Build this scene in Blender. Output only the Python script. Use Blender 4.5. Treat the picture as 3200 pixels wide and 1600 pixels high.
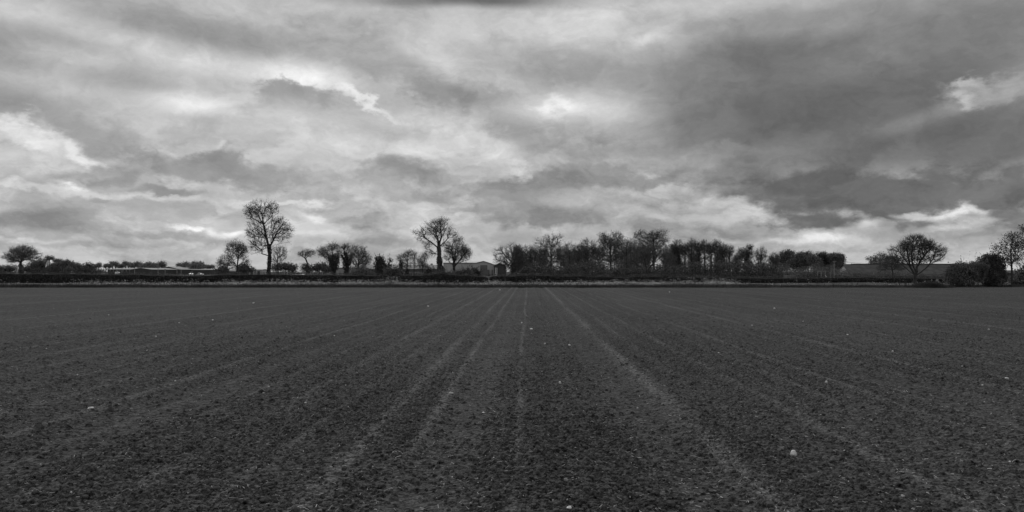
import bpy, math, random
import numpy as np
from math import radians as R

# ------------------------------------------------------------------ camera, sky, sun
sc = bpy.context.scene
for o in list(bpy.data.objects):
    bpy.data.objects.remove(o)
COL = sc.collection
F, H, HZ = 2400.0, 1.7, 848.0          # focal length in photo pixels, eye height, horizon row
cam = bpy.data.objects.new('camera', bpy.data.cameras.new('camera'))
COL.objects.link(cam)
cam.location = (0, 0, H); cam.rotation_euler = (R(90), 0, 0)
cam.data.lens = 27.0; cam.data.sensor_width = 36.0; cam.data.shift_y = (HZ-800)/3200
cam.data.clip_start = 0.05; cam.data.clip_end = 8000
sc.camera = cam
sc.view_settings.view_transform = 'Standard'; sc.view_settings.look = 'None'
sc.view_settings.gamma = 1; sc.view_settings.use_curve_mapping = False
sc.view_settings.exposure = 0.0

SUN_EL, SUN_AZ = R(42), R(-22)          # sun veiled by cloud, ahead and a little to the left
sl = bpy.data.lights.new('sun', 'SUN'); sl.energy = 1.2; sl.angle = R(14); sl.color = (1, 1, 1)
so = bpy.data.objects.new('sun', sl); COL.objects.link(so)
so.rotation_euler = (R(90)-SUN_EL, 0, math.pi-SUN_AZ)

def lin(s):
    s = s/255.0
    return s/12.92 if s <= .04045 else ((s+.055)/1.055)**2.4

PUFF = .28
def build_sky():
    w = bpy.data.worlds.new("World"); sc.world = w; w.use_nodes = True
    nt = w.node_tree; nt.nodes.clear(); N = nt.nodes.new; K = nt.links.new
    def m(op, a, b=None, c=None):
        n = N('ShaderNodeMath'); n.operation = op
        for i, v in enumerate((a, b, c)):
            if v is None: continue
            if isinstance(v, (int, float)): n.inputs[i].default_value = v
            else: K(v, n.inputs[i])
        return n.outputs[0]
    def vm(op, a, b=None, s=None):
        n = N('ShaderNodeVectorMath'); n.operation = op
        for i, v in enumerate((a, b)):
            if v is None: continue
            if isinstance(v, tuple): n.inputs[i].default_value = v
            else: K(v, n.inputs[i])
        if s is not None: n.inputs['Scale'].default_value = s
        return n
    tc = N('ShaderNodeTexCoord'); D = tc.outputs['Generated']
    sp = N('ShaderNodeSeparateXYZ'); K(D, sp.inputs[0]); x, y, z = sp.outputs
    az = m('ARCTAN2', x, y)
    hyp = m('SQRT', m('ADD', m('MULTIPLY', x, x), m('MULTIPLY', y, y)))
    el = m('MINIMUM', m('DIVIDE', z, m('MAXIMUM', hyp, .02)), 1.6)
    U = m('MULTIPLY', az, F); V = m('MULTIPLY', el, F)
    uv = N('ShaderNodeCombineXYZ'); K(U, uv.inputs[0]); K(V, uv.inputs[1])
    # noise space: direction, flattened so that clouds lie in layers, finer near the horizon
    lay = N('ShaderNodeCombineXYZ')
    den = m('ADD', m('MAXIMUM', z, 0), .16)
    K(m('DIVIDE', x, den), lay.inputs[0]); K(m('DIVIDE', y, den), lay.inputs[1]); K(m('MULTIPLY', z, 6), lay.inputs[2])
    def noise(scale, det, rough, off, vec=None, lac=2.1):
        n = N('ShaderNodeTexNoise'); n.inputs['Scale'].default_value = scale
        n.inputs['Detail'].default_value = det; n.inputs['Roughness'].default_value = rough
        n.inputs['Lacunarity'].default_value = lac
        a = vm('ADD', vec if vec is not None else D, off); K(a.outputs[0], n.inputs['Vector']); return n
    dz = N('ShaderNodeCombineXYZ'); K(x, dz.inputs[0]); K(y, dz.inputs[1]); K(m('MULTIPLY', z, 1.7), dz.inputs[2])
    def warp(n, au, av):
        s = vm('SUBTRACT', n.outputs['Color'], (.5, .5, .5)); q = vm('MULTIPLY', s.outputs[0], (au, av, 0))
        return q.outputs[0]
    # gentler vertical displacement close to the horizon
    hz = m('ADD', m('MULTIPLY', m('MINIMUM', m('MAXIMUM', m('DIVIDE', V, 500), 0), 1), .75), .25)
    nA = noise(4.5, 5, .52, (3.1, 7.7, 1.3), dz.outputs[0]); nB = noise(16, 6, .56, (9.1, 2.7, 5.3), dz.outputs[0])
    wa = vm('ADD', warp(nA, 130, 100), warp(nB, 230, 200)); ws = vm('SCALE', wa.outputs[0]); K(hz, ws.inputs['Scale'])
    P = vm('ADD', uv.outputs[0], ws.outputs[0]).outputs[0]
    nC = noise(3.2, 3, .5, (1.1, 5.2, 8.3), dz.outputs[0])
    wc = vm('SCALE', warp(nC, 170, 120)); K(hz, wc.inputs['Scale'])
    Q = vm('ADD', uv.outputs[0], wc.outputs[0]).outputs[0]
    sP = N('ShaderNodeSeparateXYZ'); K(P, sP.inputs[0]); sQ = N('ShaderNodeSeparateXYZ'); K(Q, sQ.inputs[0])
    cur = [None]
    base = N('ShaderNodeValue'); base.outputs[0].default_value = lin(176); cur[0] = base.outputs[0]
    r1 = noise(5, 4, .5, (6.1, 3.2, 7.3), dz.outputs[0]); r2 = noise(13, 6, .6, (2.1, 9.2, 4.3), dz.outputs[0])
    vo = N('ShaderNodeTexVoronoi'); vo.feature = 'F1'; vo.inputs['Scale'].default_value = 13; vo.inputs['Detail'].default_value = 2; vo.inputs['Roughness'].default_value = .62
    vo.normalize = True
    nw = vm('SCALE', vm('SUBTRACT', nB.outputs['Color'], (.5, .5, .5)).outputs[0], None, .16); K(vm('ADD', dz.outputs[0], nw.outputs[0]).outputs[0], vo.inputs['Vector'])
    puff = m('SUBTRACT', .38, vo.outputs['Distance'])
    rag1 = m('MULTIPLY', m('SUBTRACT', r1.outputs[0], .5), .9); rag2 = m('MULTIPLY', m('SUBTRACT', r2.outputs[0], .5), 1.7); rag2 = m('ADD', rag2, m('MULTIPLY', puff, 1.1))
    def blob(px, py, rx, ry, lum, op=1.0, soft=.6, rot=0, crisp=0):
        X = (px-1600)/F; c = 1/math.sqrt(1+X*X)
        mp = N('ShaderNodeMapping'); mp.vector_type = 'TEXTURE'
        cb = N('ShaderNodeCombineXYZ'); src = sP if crisp else sQ     # brightness rides in z so the blobs evaluate one by one
        K(src.outputs[0], cb.inputs[0]); K(src.outputs[1], cb.inputs[1]); K(cur[0], cb.inputs[2]); K(cb.outputs[0], mp.inputs[0])
        mp.inputs['Location'].default_value = (F*math.atan(X), (HZ-py)*c, 0)
        mp.inputs['Rotation'].default_value = (0, 0, R(rot))
        mp.inputs['Scale'].default_value = (rx*c*c, ry*c, 1e8)
        ln = vm('LENGTH', mp.outputs[0]); lo_ = m('ADD', ln.outputs['Value'], rag2 if crisp else rag1)
        mr = N('ShaderNodeMapRange'); mr.interpolation_type = 'SMOOTHSTEP'
        K(lo_, mr.inputs[0])
        soft2 = min(1, soft*(.95 if crisp else 1.25)+.05); mr.inputs[1].default_value = 1+soft2; mr.inputs[2].default_value = 1-soft2
        mr.inputs[3].default_value = 0; mr.inputs[4].default_value = op
        mx = N('ShaderNodeMix'); mx.data_type = 'FLOAT'
        K(mr.outputs[0], mx.inputs[0]); K(cur[0], mx.inputs[2]); mx.inputs[3].default_value = lin(lum)
        cur[0] = mx.outputs[0]
    for b in SKY: blob(*b)
    # cloud body texture: soft rolls plus finer crumbled billows
    wv = vm('ADD', vm('SCALE', vm('SUBTRACT', nA.outputs['Color'], (.5, .5, .5)).outputs[0], None, .30).outputs[0], vm('SCALE', vm('SUBTRACT', nB.outputs['Color'], (.5, .5, .5)).outputs[0], None, .10).outputs[0])
    dw = vm('ADD', dz.outputs[0], wv.outputs[0]).outputs[0]          # curled, so that the billows do not comb out into streaks
    t1 = noise(7, 8, .62, (4.4, 1.2, 9.9), dw); t2 = noise(1.6, 6, .62, (0.4, 3.2, 2.9), lay.outputs[0])
    t3 = noise(20, 6, .6, (2.4, 8.2, 1.9), dw)
    tx = m('ADD', m('MULTIPLY', m('SUBTRACT', t1.outputs[0], .5), .95), m('MULTIPLY', m('SUBTRACT', t2.outputs[0], .5), .35))
    tx = m('ADD', tx, m('MULTIPLY', m('SUBTRACT', t3.outputs[0], .5), .36))
    fl = N('ShaderNodeCombineXYZ'); K(x, fl.inputs[0]); K(y, fl.inputs[1]); K(m('MULTIPLY', z, 2.7), fl.inputs[2]); fw = vm('ADD', fl.outputs[0], wv.outputs[0])
    t4 = noise(8.5, 7, .58, (7.7, 3.9, .5), fw.outputs[0])
    st = N('ShaderNodeMapRange'); st.interpolation_type = 'SMOOTHSTEP'; K(t4.outputs[0], st.inputs[0]); st.inputs[1].default_value = .40; st.inputs[2].default_value = .60
    st.inputs[3].default_value = -.5; st.inputs[4].default_value = .5
    lowf = N('ShaderNodeMapRange'); lowf.interpolation_type = 'SMOOTHSTEP'; K(V, lowf.inputs[0]); lowf.inputs[1].default_value = 560; lowf.inputs[2].default_value = 120
    lowf.inputs[3].default_value = .04; lowf.inputs[4].default_value = .30
    tx = m('ADD', tx, m('MULTIPLY', st.outputs[0], lowf.outputs[0]))
    tx = m('ADD', tx, m('MULTIPLY', puff, PUFF))
    # thin clear-air share of a physical sky, seen without colour
    sk = N('ShaderNodeTexSky'); sk.sky_type = 'NISHITA'; sk.sun_disc = False
    sk.sun_elevation = SUN_EL; sk.sun_rotation = SUN_AZ
    bw = N('ShaderNodeRGBToBW'); K(sk.outputs[0], bw.inputs[0])
    BASE = lin(158)
    def ramp(a, lo, hi):
        r = N('ShaderNodeMapRange'); r.interpolation_type = 'SMOOTHSTEP'; K(a, r.inputs[0])
        r.inputs[1].default_value = hi; r.inputs[2].default_value = lo; return r.outputs[0]
    win = m('MULTIPLY', ramp(m('ABSOLUTE', U), 1650, 2150), ramp(V, 1000, 1400))
    def layer(L):
        cl = m('MULTIPLY', L, m('ADD', tx, 1.0)); cl = m('MULTIPLY', m('POWER', m('DIVIDE', cl, .39), 1.17), .40)
        mx = N('ShaderNodeMix'); mx.data_type = 'FLOAT'; mx.inputs[0].default_value = .97
        K(bw.outputs[0], mx.inputs[2]); K(m('MULTIPLY', cl, 10.0), mx.inputs[3])
        bg = N('ShaderNodeBackground'); bg.inputs['Strength'].default_value = .1
        K(mx.outputs[0], bg.inputs['Color']); return bg
    v0 = N('ShaderNodeValue'); v0.outputs[0].default_value = BASE
    full = N('ShaderNodeMix'); full.data_type = 'FLOAT'; K(win, full.inputs[0]); K(v0.outputs[0], full.inputs[2]); K(cur[0], full.inputs[3])
    A = layer(v0.outputs[0]); B = layer(full.outputs[0])
    ms = N('ShaderNodeMixShader'); K(m('GREATER_THAN', win, 0.0), ms.inputs[0]); K(A.outputs[0], ms.inputs[1]); K(B.outputs[0], ms.inputs[2])
    out = N('ShaderNodeOutputWorld'); K(ms.outputs[0], out.inputs[0])
    w.cycles.sampling_method = 'NONE'

# cloud masses: photo-direction x, y, half width, half height, grey, opacity, softness, tilt, crisp edge
SKY = [
 # upper left layers
 (60, 40, 170, 45, 200, .8, .7, 0, 0), (560, 95, 420, 58, 150, .95, .7, -4, 0), (110, 150, 300, 56, 148, .9, .6, 4, 0),
 (850, 30, 260, 40, 176, .6, .8, 0, 0), (700, 205, 300, 38, 208, .85, .8, -6, 0), (270, 190, 170, 22, 188, .6, .8, 3, 0),
 (380, 262, 190, 34, 154, .9, .7, 0, 0), (70, 340, 230, 58, 142, .95, .6, -8, 0), (620, 330, 150, 26, 216, .85, .95, 0, 0),
 (880, 330, 190, 40, 200, .7, .8, 0, 0),
 (1150, 165, 210, 72, 156, .95, .5, -12, 1), (960, 225, 115, 38, 230, .9, .8, 0, 0), (925, 285, 165, 48, 150, .95, .34, -4, 1), (820, 305, 60, 26, 158, .7, .6, 0, 1), (900, 250, 50, 26, 152, .85, .5, 0, 1), (985, 258, 46, 22, 150, .85, .5, 0, 1), (960, 330, 190, 34, 172, .85, .9, 0, 0),
 (960, 358, 200, 24, 188, .7, .9, 0, 0), (1165, 325, 110, 16, 222, .9, .7, -28, 1),
 (70, 440, 170, 58, 210, .95, .4, -14, 1), (250, 480, 100, 26, 210, .8, .5, -25, 1), (90, 530, 200, 40, 190, .8, .6, 0, 1),
 (330, 430, 190, 48, 150, .95, .45, -8, 1), (560, 400, 200, 24, 180, .8, .7, 0, 0), (650, 520, 240, 62, 136, .97, .3, 0, 1),
 (860, 545, 100, 56, 146, .95, .4, 0, 1), (330, 548, 180, 34, 150, .95, .35, 0, 1), (520, 602, 110, 20, 146, .9, .35, 0, 1),
 (950, 430, 150, 46, 188, .8, .7, 0, 0), (690, 445, 26, 10, 200, .5, .9, 0, 1), (1060, 500, 160, 34, 174, .8, .6, 0, 1),
 # centre
 (1350, 385, 150, 36, 208, .9, .7, -10, 0), (1180, 450, 200, 36, 196, .8, .7, 0, 0),
 (1450, 295, 230, 45, 152, .95, .45, -14, 1), (1600, 370, 110, 70, 152, .92, .35, -35, 1), (1690, 450, 110, 50, 154, .9, .4, -30, 1),
 (1400, 200, 120, 36, 204, .8, .7, -35, 0), (1560, 110, 330, 60, 192, .85, .8, 0, 0), (1620, 8, 420, 22, 108, 1, .6, -1, 0),
 (1330, 470, 120, 26, 196, .6, .8, 0, 1), (1830, 215, 260, 52, 156, .9, .6, -3, 0), (1790, 342, 200, 40, 202, .9, .7, 0, 0), (1755, 337, 60, 18, 226, .8, .95, 0, 1),
 (1560, 250, 120, 30, 190, .7, .7, -20, 0),
 (1900, 400, 190, 46, 164, .8, .6, 0, 0), (1590, 500, 70, 40, 208, .8, .9, -20, 0), (1640, 530, 40, 16, 204, .6, .8, 0, 1), (1745, 490, 50, 28, 194, .8, .6, 0, 1),
 (1280, 540, 150, 46, 146, .95, .4, 0, 1), (1150, 565, 150, 34, 156, .85, .45, 0, 1), (1300, 618, 180, 26, 144, .9, .5, 0, 1), (1240, 600, 90, 20, 156, .8, .4, 0, 1),
 (1640, 600, 200, 44, 142, .95, .35, 0, 1), (1700, 672, 190, 40, 138, .97, .28, 0, 1), (1500, 652, 130, 22, 148, .9, .35, 0, 1),
 (1850, 560, 200, 50, 140, .95, .35, 0, 1), (2000, 560, 150, 22, 138, .9, .3, 0, 1), (1960, 640, 160, 34, 152, .85, .4, 0, 1), (1900, 480, 180, 50, 146, .9, .5, 0, 1), (1820, 620, 120, 20, 168, .7, .5, 0, 1),
 # upper right: bright opening then the dark mass
 (2000, 60, 260, 80, 196, .9, .6, -6, 0), (2045, 92, 60, 28, 232, .85, .95, 0, 1),
 (2560, 240, 560, 200, 116, 1, .35, -6, 0), (2950, 110, 420, 130, 118, .95, .5, 4, 0), (2340, 385, 280, 78, 104, .97, .55, 8, 0),
 (2420, 490, 260, 30, 132, .8, .8, 0, 0), (2560, 40, 380, 40, 144, .8, .8, 0, 0), (2780, 450, 480, 110, 113, .95, .5, 0, 0),
 (2700, 170, 280, 50, 132, .6, .8, 0, 0), (2230, 290, 90, 100, 140, .7, .7, 0, 0), (2480, 300, 300, 40, 108, .7, .7, 6, 0), (3050, 60, 260, 60, 132, .7, .8, 0, 0),
 (2900, 350, 110, 24, 145, .6, .9, 15, 0), (2985, 325, 70, 26, 164, .7, .8, 20, 1), (3110, 282, 130, 24, 178, .9, .9, 22, 1), (3020, 322, 40, 16, 206, .7, .8, 15, 1), (3060, 282, 30, 12, 200, .6, .9, 10, 1),
 (3170, 335, 90, 36, 136, .95, .4, 10, 1), (3120, 430, 190, 100, 110, .95, .4, 0, 0), (3150, 540, 36, 22, 98, .7, .6, 0, 1),
 (2150, 500, 160, 34, 148, .85, .6, 0, 1), (2330, 545, 240, 50, 122, .9, .5, 0, 1),
 (2660, 590, 500, 88, 105, 1, .3, 0, 1), (2760, 650, 120, 34, 108, .97, .25, 0, 1), (3060, 620, 220, 58, 112, 1, .3, 0, 1), (2380, 610, 160, 30, 118, .9, .4, -14, 1),
 # low light strip under the mass
 (2150, 600, 140, 22, 160, .8, .6, 0, 1), (2120, 640, 120, 24, 142, .9, .35, 0, 1), (2260, 628, 80, 16, 186, .8, .6, -12, 1), (2400, 692, 110, 20, 186, .85, .6, -25, 1),
 (2320, 725, 150, 26, 148, .9, .4, 0, 1), (2620, 752, 200, 16, 200, .85, .7, -4, 1), (2715, 702, 34, 16, 220, .85, .8, 0, 1), (2560, 742, 60, 12, 214, .7, .8, 0, 1),
 (2560, 688, 160, 32, 108, .97, .3, 0, 1), (2560, 745, 150, 12, 206, .7, .7, 0, 1), (2960, 670, 150, 13, 214, .9, .6, -3, 1), (2870, 700, 60, 15, 134, .95, .35, 0, 1), (2980, 745, 200, 20, 172, .8, .6, 0, 1),
 (3170, 700, 90, 50, 126, .92, .35, 0, 1), (2990, 706, 120, 10, 206, .8, .7, 0, 1), (3060, 740, 80, 12, 150, .7, .6, 0, 1),
 (2080, 650, 180, 22, 176, .8, .6, 0, 1), (2060, 700, 120, 22, 152, .85, .4, 0, 1), (2230, 770, 140, 14, 164, .7, .6, 0, 1),
 # low left strip
 (170, 595, 330, 16, 212, .9, .6, -3, 1), (400, 625, 240, 11, 208, .85, .7, 0, 1), (343, 630, 46, 10, 152, .7, .6, 4, 1),
 (110, 690, 230, 42, 146, .95, .35, 0, 1), (420, 690, 180, 26, 184, .8, .6, 0, 1), (590, 720, 44, 8, 228, .85, .8, 0, 1), (712, 730, 44, 10, 230, .85, .8, 0, 1), (655, 725, 16, 12, 216, .6, .9, 0, 1),
 (560, 745, 200, 9, 152, .85, .5, -4, 1), (80, 752, 160, 8, 202, .8, .6, 0, 1), (740, 680, 60, 34, 156, .8, .5, 0, 1), (290, 770, 200, 10, 160, .6, .6, 0, 1),
 (900, 630, 180, 9, 208, .85, .7, 0, 1), (975, 672, 60, 22, 220, .85, .8, -15, 1), (1130, 690, 120, 32, 152, .92, .35, 0, 1), (870, 690, 60, 22, 188, .7, .6, 0, 1),
 (1380, 672, 120, 12, 184, .9, .5, 0, 1), (950, 612, 160, 12, 174, .6, .6, 0, 1), (1250, 760, 300, 12, 160, .75, .5, 0, 1), (1000, 735, 160, 10, 186, .7, .6, 0, 1),
 (1700, 745, 420, 16, 166, .6, .6, 0, 1),
]
build_sky()

# ------------------------------------------------------------------ helpers
rng = np.random.default_rng(7)
def P(px, py, Y): return np.array([(px-1600)/F*Y, Y, H-(py-HZ)/F*Y])
def tag(o, label=None, cat=None, group=None, kind=None):
    if label: o['label'] = label
    if cat: o['category'] = cat
    if group: o['group'] = group
    if kind: o['kind'] = kind
    return o
def empty(name, loc, label=None, cat=None, group=None):
    o = bpy.data.objects.new(name, None); COL.objects.link(o); o.location = tuple(map(float, loc)); o.empty_display_size = .3
    return tag(o, label, cat, group)
def mesh(name, v, f, mats, parent=None, mi=None, smooth=False, origin=None):
    """v (n,3), f (m,k) one face size, or a list of such arrays"""
    v = np.asarray(v, dtype=np.float64)
    if parent is not None: v = v-np.array(parent.location)
    elif origin is not None: v = v-np.array(origin)
    fl = f if isinstance(f, list) else [f]
    fl = [np.asarray(a, dtype=np.int32) for a in fl if len(a)]
    me = bpy.data.meshes.new(name)
    cnt = np.concatenate([np.full(len(a), a.shape[1], dtype=np.int32) for a in fl])
    idx = np.concatenate([a.ravel() for a in fl])
    me.vertices.add(len(v)); me.vertices.foreach_set('co', v.astype(np.float32).ravel())
    me.loops.add(len(idx)); me.loops.foreach_set('vertex_index', idx)
    me.polygons.add(len(cnt)); st = np.concatenate([[0], np.cumsum(cnt)[:-1]]).astype(np.int32)
    me.polygons.foreach_set('loop_start', st); me.polygons.foreach_set('loop_total', cnt)
    if mi is not None: me.polygons.foreach_set('material_index', np.asarray(mi, dtype=np.int32))
    me.polygons.foreach_set('use_smooth', np.full(len(cnt), smooth))
    for mm in (mats if isinstance(mats, (list, tuple)) else [mats]): me.materials.append(mm)
    me.update(calc_edges=True)
    o = bpy.data.objects.new(name, me); COL.objects.link(o)
    if parent is not None: o.parent = parent
    elif origin is not None: o.location = tuple(map(float, origin))
    return o
def copy_tree(o, parent=None):
    c = o.copy(); COL.objects.link(c)
    if parent is not None: c.parent = parent
    for ch in list(o.children): copy_tree(ch, c)
    return c

class MB:
    """collects boxes, prisms and bars into one mesh"""
    def __init__(s): s.v = []; s.q = []; s.t = []; s.n = 0
    def add(s, v, q=(), t=()):
        v = np.asarray(v, float)
        s.v.append(v)
        if len(q): s.q.append(np.asarray(q)+s.n)
        if len(t): s.t.append(np.asarray(t)+s.n)
        s.n += len(v); return s
    def box(s, x0, x1, y0, y1, z0, z1):
        v = [(x0,y0,z0),(x1,y0,z0),(x1,y1,z0),(x0,y1,z0),(x0,y0,z1),(x1,y0,z1),(x1,y1,z1),(x0,y1,z1)]
        return s.add(v, [(0,3,2,1),(4,5,6,7),(0,1,5,4),(1,2,6,5),(2,3,7,6),(3,0,4,7)])
    def hexa(s, v): return s.add(v, [(0,3,2,1),(4,5,6,7),(0,1,5,4),(1,2,6,5),(2,3,7,6),(3,0,4,7)])
    def bar(s, a, b, r0, r1=None, n=6):
        v, q = tubes(np.array([a], float), np.array([b], float), np.array([r0]), np.array([r0 if r1 is None else r1]), n)
        return s.add(v, q)
    def build(s, name, m, parent=None, smooth=False, origin=None):
        f = []
        if s.q: f.append(np.concatenate(s.q))
        if s.t: f.append(np.concatenate(s.t))
        return mesh(name, np.concatenate(s.v), f, m, parent, smooth=smooth, origin=origin)

def tubes(a, b, r0, r1, n=5):
    """frustums from a to b (m,3): open-ended tubes"""
    d = b-a; L = np.linalg.norm(d, axis=1, keepdims=True)+1e-9; d = d/L
    up = np.where(np.abs(d[:, 2:3]) > .9, np.array([[1., 0, 0]]), np.array([[0, 0, 1.]]))
    u = np.cross(d, up); u /= np.linalg.norm(u, axis=1, keepdims=True)+1e-9; w = np.cross(d, u)
    t = np.arange(n)*2*math.pi/n; c, s_ = np.cos(t), np.sin(t)
    ring = u[:, None, :]*c[None, :, None]+w[:, None, :]*s_[None, :, None]
    v = np.stack([a[:, None, :]+ring*r0[:, None, None], b[:, None, :]+ring*r1[:, None, None]], 1).reshape(-1, 3)
    m = len(a); base = (np.arange(m)*2*n)[:, None, None]
    k = np.arange(n); q = np.stack([k, (k+1) % n, n+(k+1) % n, n+k], 1)[None]
    return v, (base+q).reshape(-1, 4)
def leaves(c, size, rg=rng, flat=.0, asp=1.0):
    """one randomly turned small leaf quad at each centre"""
    n = len(c); size = np.broadcast_to(size, (n,))
    a = rg.normal(size=(n, 3)); a[:, 2] *= (1-flat); a /= np.linalg.norm(a, axis=1, keepdims=True)
    b = rg.normal(size=(n, 3)); b[:, 2] *= (1-flat*.5); b -= a*np.sum(a*b, 1, keepdims=True); b /= np.linalg.norm(b, axis=1, keepdims=True)
    a = a*size[:, None]*.5; b = b*size[:, None]*.5*asp
    j = rg.uniform(.6, 1.2, (n, 4, 1))
    v = np.stack([c-a*j[:, 0], c-b*j[:, 1], c+a*j[:, 2], c+b*j[:, 3]], 1).reshape(-1, 3)
    return v, np.arange(n*4).reshape(n, 4)

def hash2(ix, iy, s):
    h = (ix.astype(np.int64)*374761393+iy.astype(np.int64)*668265263+s*1442695041) & 0xffffffff
    h = ((h ^ (h >> 13))*1274126177) & 0xffffffff; h = ((h ^ (h >> 16))*2246822519) & 0xffffffff
    return ((h ^ (h >> 15)) & 0xffffff)/16777216.0
def vnoise(x, y, s):
    ix, iy = np.floor(x), np.floor(y); fx, fy = x-ix, y-iy; fx = fx*fx*(3-2*fx); fy = fy*fy*(3-2*fy)
    a, b, c, d = hash2(ix, iy, s), hash2(ix+1, iy, s), hash2(ix, iy+1, s), hash2(ix+1, iy+1, s)
    return (a*(1-fx)+b*fx)*(1-fy)+(c*(1-fx)+d*fx)*fy
def fbm(x, y, s, o=4):
    r = 0; a = .5; t = 0
    for k in range(o): r = r+a*vnoise(x*2**k, y*2**k, s+k); t += a; a *= .5
    return r/t

def mat(name, base, var=.25, scale=3.0, rough=1.0, bump=0.0, bscale=20.0, spec=.2, det=5, metal=0, cellvar=0.0):
    m = bpy.data.materials.new(name); m.use_nodes = True; nt = m.node_tree; N = nt.nodes.new; K = nt.links.new
    bs = nt.nodes['Principled BSDF']; bs.inputs['Roughness'].default_value = rough; bs.inputs['Specular IOR Level'].default_value = spec
    bs.inputs['Metallic'].default_value = metal
    tc = N('ShaderNodeTexCoord'); nz = N('ShaderNodeTexNoise'); nz.inputs['Scale'].default_value = scale; nz.inputs['Detail'].default_value = det
    K(tc.outputs['Object'], nz.inputs['Vector'])
    mr = N('ShaderNodeMapRange'); K(nz.outputs[0], mr.inputs[0]); mr.inputs[1].default_value = .3; mr.inputs[2].default_value = .7
    mr.inputs[3].default_value = base*(1-var); mr.inputs[4].default_value = base*(1+var)
    src = mr.outputs[0]
    if cellvar:       # every leaf or blade its own tone
        ge = N('ShaderNodeNewGeometry'); m2 = N('ShaderNodeMapRange'); K(ge.outputs['Random Per Island'], m2.inputs[0])
        m2.inputs[3].default_value = 1-cellvar; m2.inputs[4].default_value = 1+cellvar
        mm = N('ShaderNodeMath'); mm.operation = 'MULTIPLY'; K(src, mm.inputs[0]); K(m2.outputs[0], mm.inputs[1]); src = mm.outputs[0]
    K(src, bs.inputs['Base Color'])
    if bump:
        n2 = N('ShaderNodeTexNoise'); n2.inputs['Scale'].default_value = bscale; n2.inputs['Detail'].default_value = 6
        K(tc.outputs['Object'], n2.inputs['Vector'])
        bp = N('ShaderNodeBump'); bp.inputs['Distance'].default_value = bump; K(n2.outputs[0], bp.inputs['Height']); K(bp.outputs[0], bs.inputs['Normal'])
    return m
M = dict(
 bark=mat('bark', .07, .35, 4, bump=.02, bscale=15), bark_pale=mat('bark_pale', .085, .3, 3, bump=.02, bscale=15),
 twig=mat('twig', .12, .3, 2), leaf=mat('leaf', .18, .3, .8, cellvar=.45), leaf_light=mat('leaf_light', .19, .3, .8, cellvar=.4),
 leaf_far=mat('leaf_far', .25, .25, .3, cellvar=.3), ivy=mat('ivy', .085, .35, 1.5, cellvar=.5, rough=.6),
 hedge=mat('hedge_leaf', .13, .6, 1.3, cellvar=.6), grass=mat('grass_blade', .088, .45, .5, cellvar=.45),
 stem=mat('plant_stem', .13, .3, 1, cellvar=.3), umbel=mat('umbel_flower', .85, .45, .9, cellvar=.45),
 straw=mat('straw_stalk', .6, .3, 9, cellvar=.5), flint=mat('flint', .78, .35, 30, bump=.004, bscale=60),
 pebble=mat('pebble', .38, .3, 60, bump=.002, bscale=90),
 turf=mat('turf', .075, .35, .12, bump=.05, bscale=6), verge_soil=mat('verge_soil', .04, .4, 1.5, bump=.05, bscale=8),
 metal_roof=mat('metal_roof', .4, .12, .15), metal_roof_dark=mat('metal_roof_dark', .27, .15, .2), clad=mat('metal_cladding', .5, .1, .3),
 clad_dark=mat('dark_cladding', .09, .2, .4), clad_light=mat('light_cladding', .5, .06, .3), door=mat('roller_door_metal', .2, .08, .5),
 block=mat('pale_blockwork', .4, .12, .6), tile=mat('roof_tile', .09, .25, .9, bump=.03, bscale=5), white=mat('white_paint', .8, .05, 2, rough=.4, spec=.5),
 glass=mat('window_glass', .02, .1, 2, rough=.1, spec=.6), tyre=mat('tyre_rubber', .03, .1, 5), grey_paint=mat('grey_paint', .2, .1, 2, rough=.4),
 wood=mat('weathered_wood', .28, .3, 4, bump=.01), wood_pale=mat('pale_wood', .35, .25, 4), porcelain=mat('insulator', .5, .1, 4, rough=.3), wire=mat('wire', .05, .1, 1),
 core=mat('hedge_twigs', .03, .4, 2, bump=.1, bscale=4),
)

# ------------------------------------------------------------------ the ground: one sheet of tilled soil
ROWS = [(-9.8, .10, .5), (-7.3, .12, .6), (-5.4, .12, .8), (-3.85, .09, .6), (-3.1, .13, .7), (-1.65, .12, .95), (-1.12, .10, .9), (-.12, .07, 1.0),
        (.62, .06, .35), (1.02, .06, .35), (1.8, .15, 1.25), (3.17, .10, .55), (4.7, .10, .5), (6.9, .12, .7), (7.6, .1, .55), (9.6, .12, .5), (11.8, .15, .6), (14.2, .16, .6), (16.8, .18, .5), (19.6, .18, .6), (23, .2, .5), (27, .22, .5), (32, .25, .5), (-12.4, .15, .6), (-15, .16, .5), (-18.2, .18, .6), (-22, .2, .5), (-26.5, .22, .5), (-31, .25, .5),
        (2.45, .06, .4), (4.0, .07, .45), (5.3, .08, .5), (6.1, .07, .4), (8.6, .09, .5), (10.6, .1, .4), (-2.35, .07, .5), (-4.6, .08, .45), (-6.3, .09, .5), (-8.6, .1, .5), (-11.1, .12, .45), (-.55, .05, .3)]
TRK = [(-.72, .36), (1.38, .34), (-4.5, .4), (5.6, .4)]            # pressed wheel marks
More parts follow.
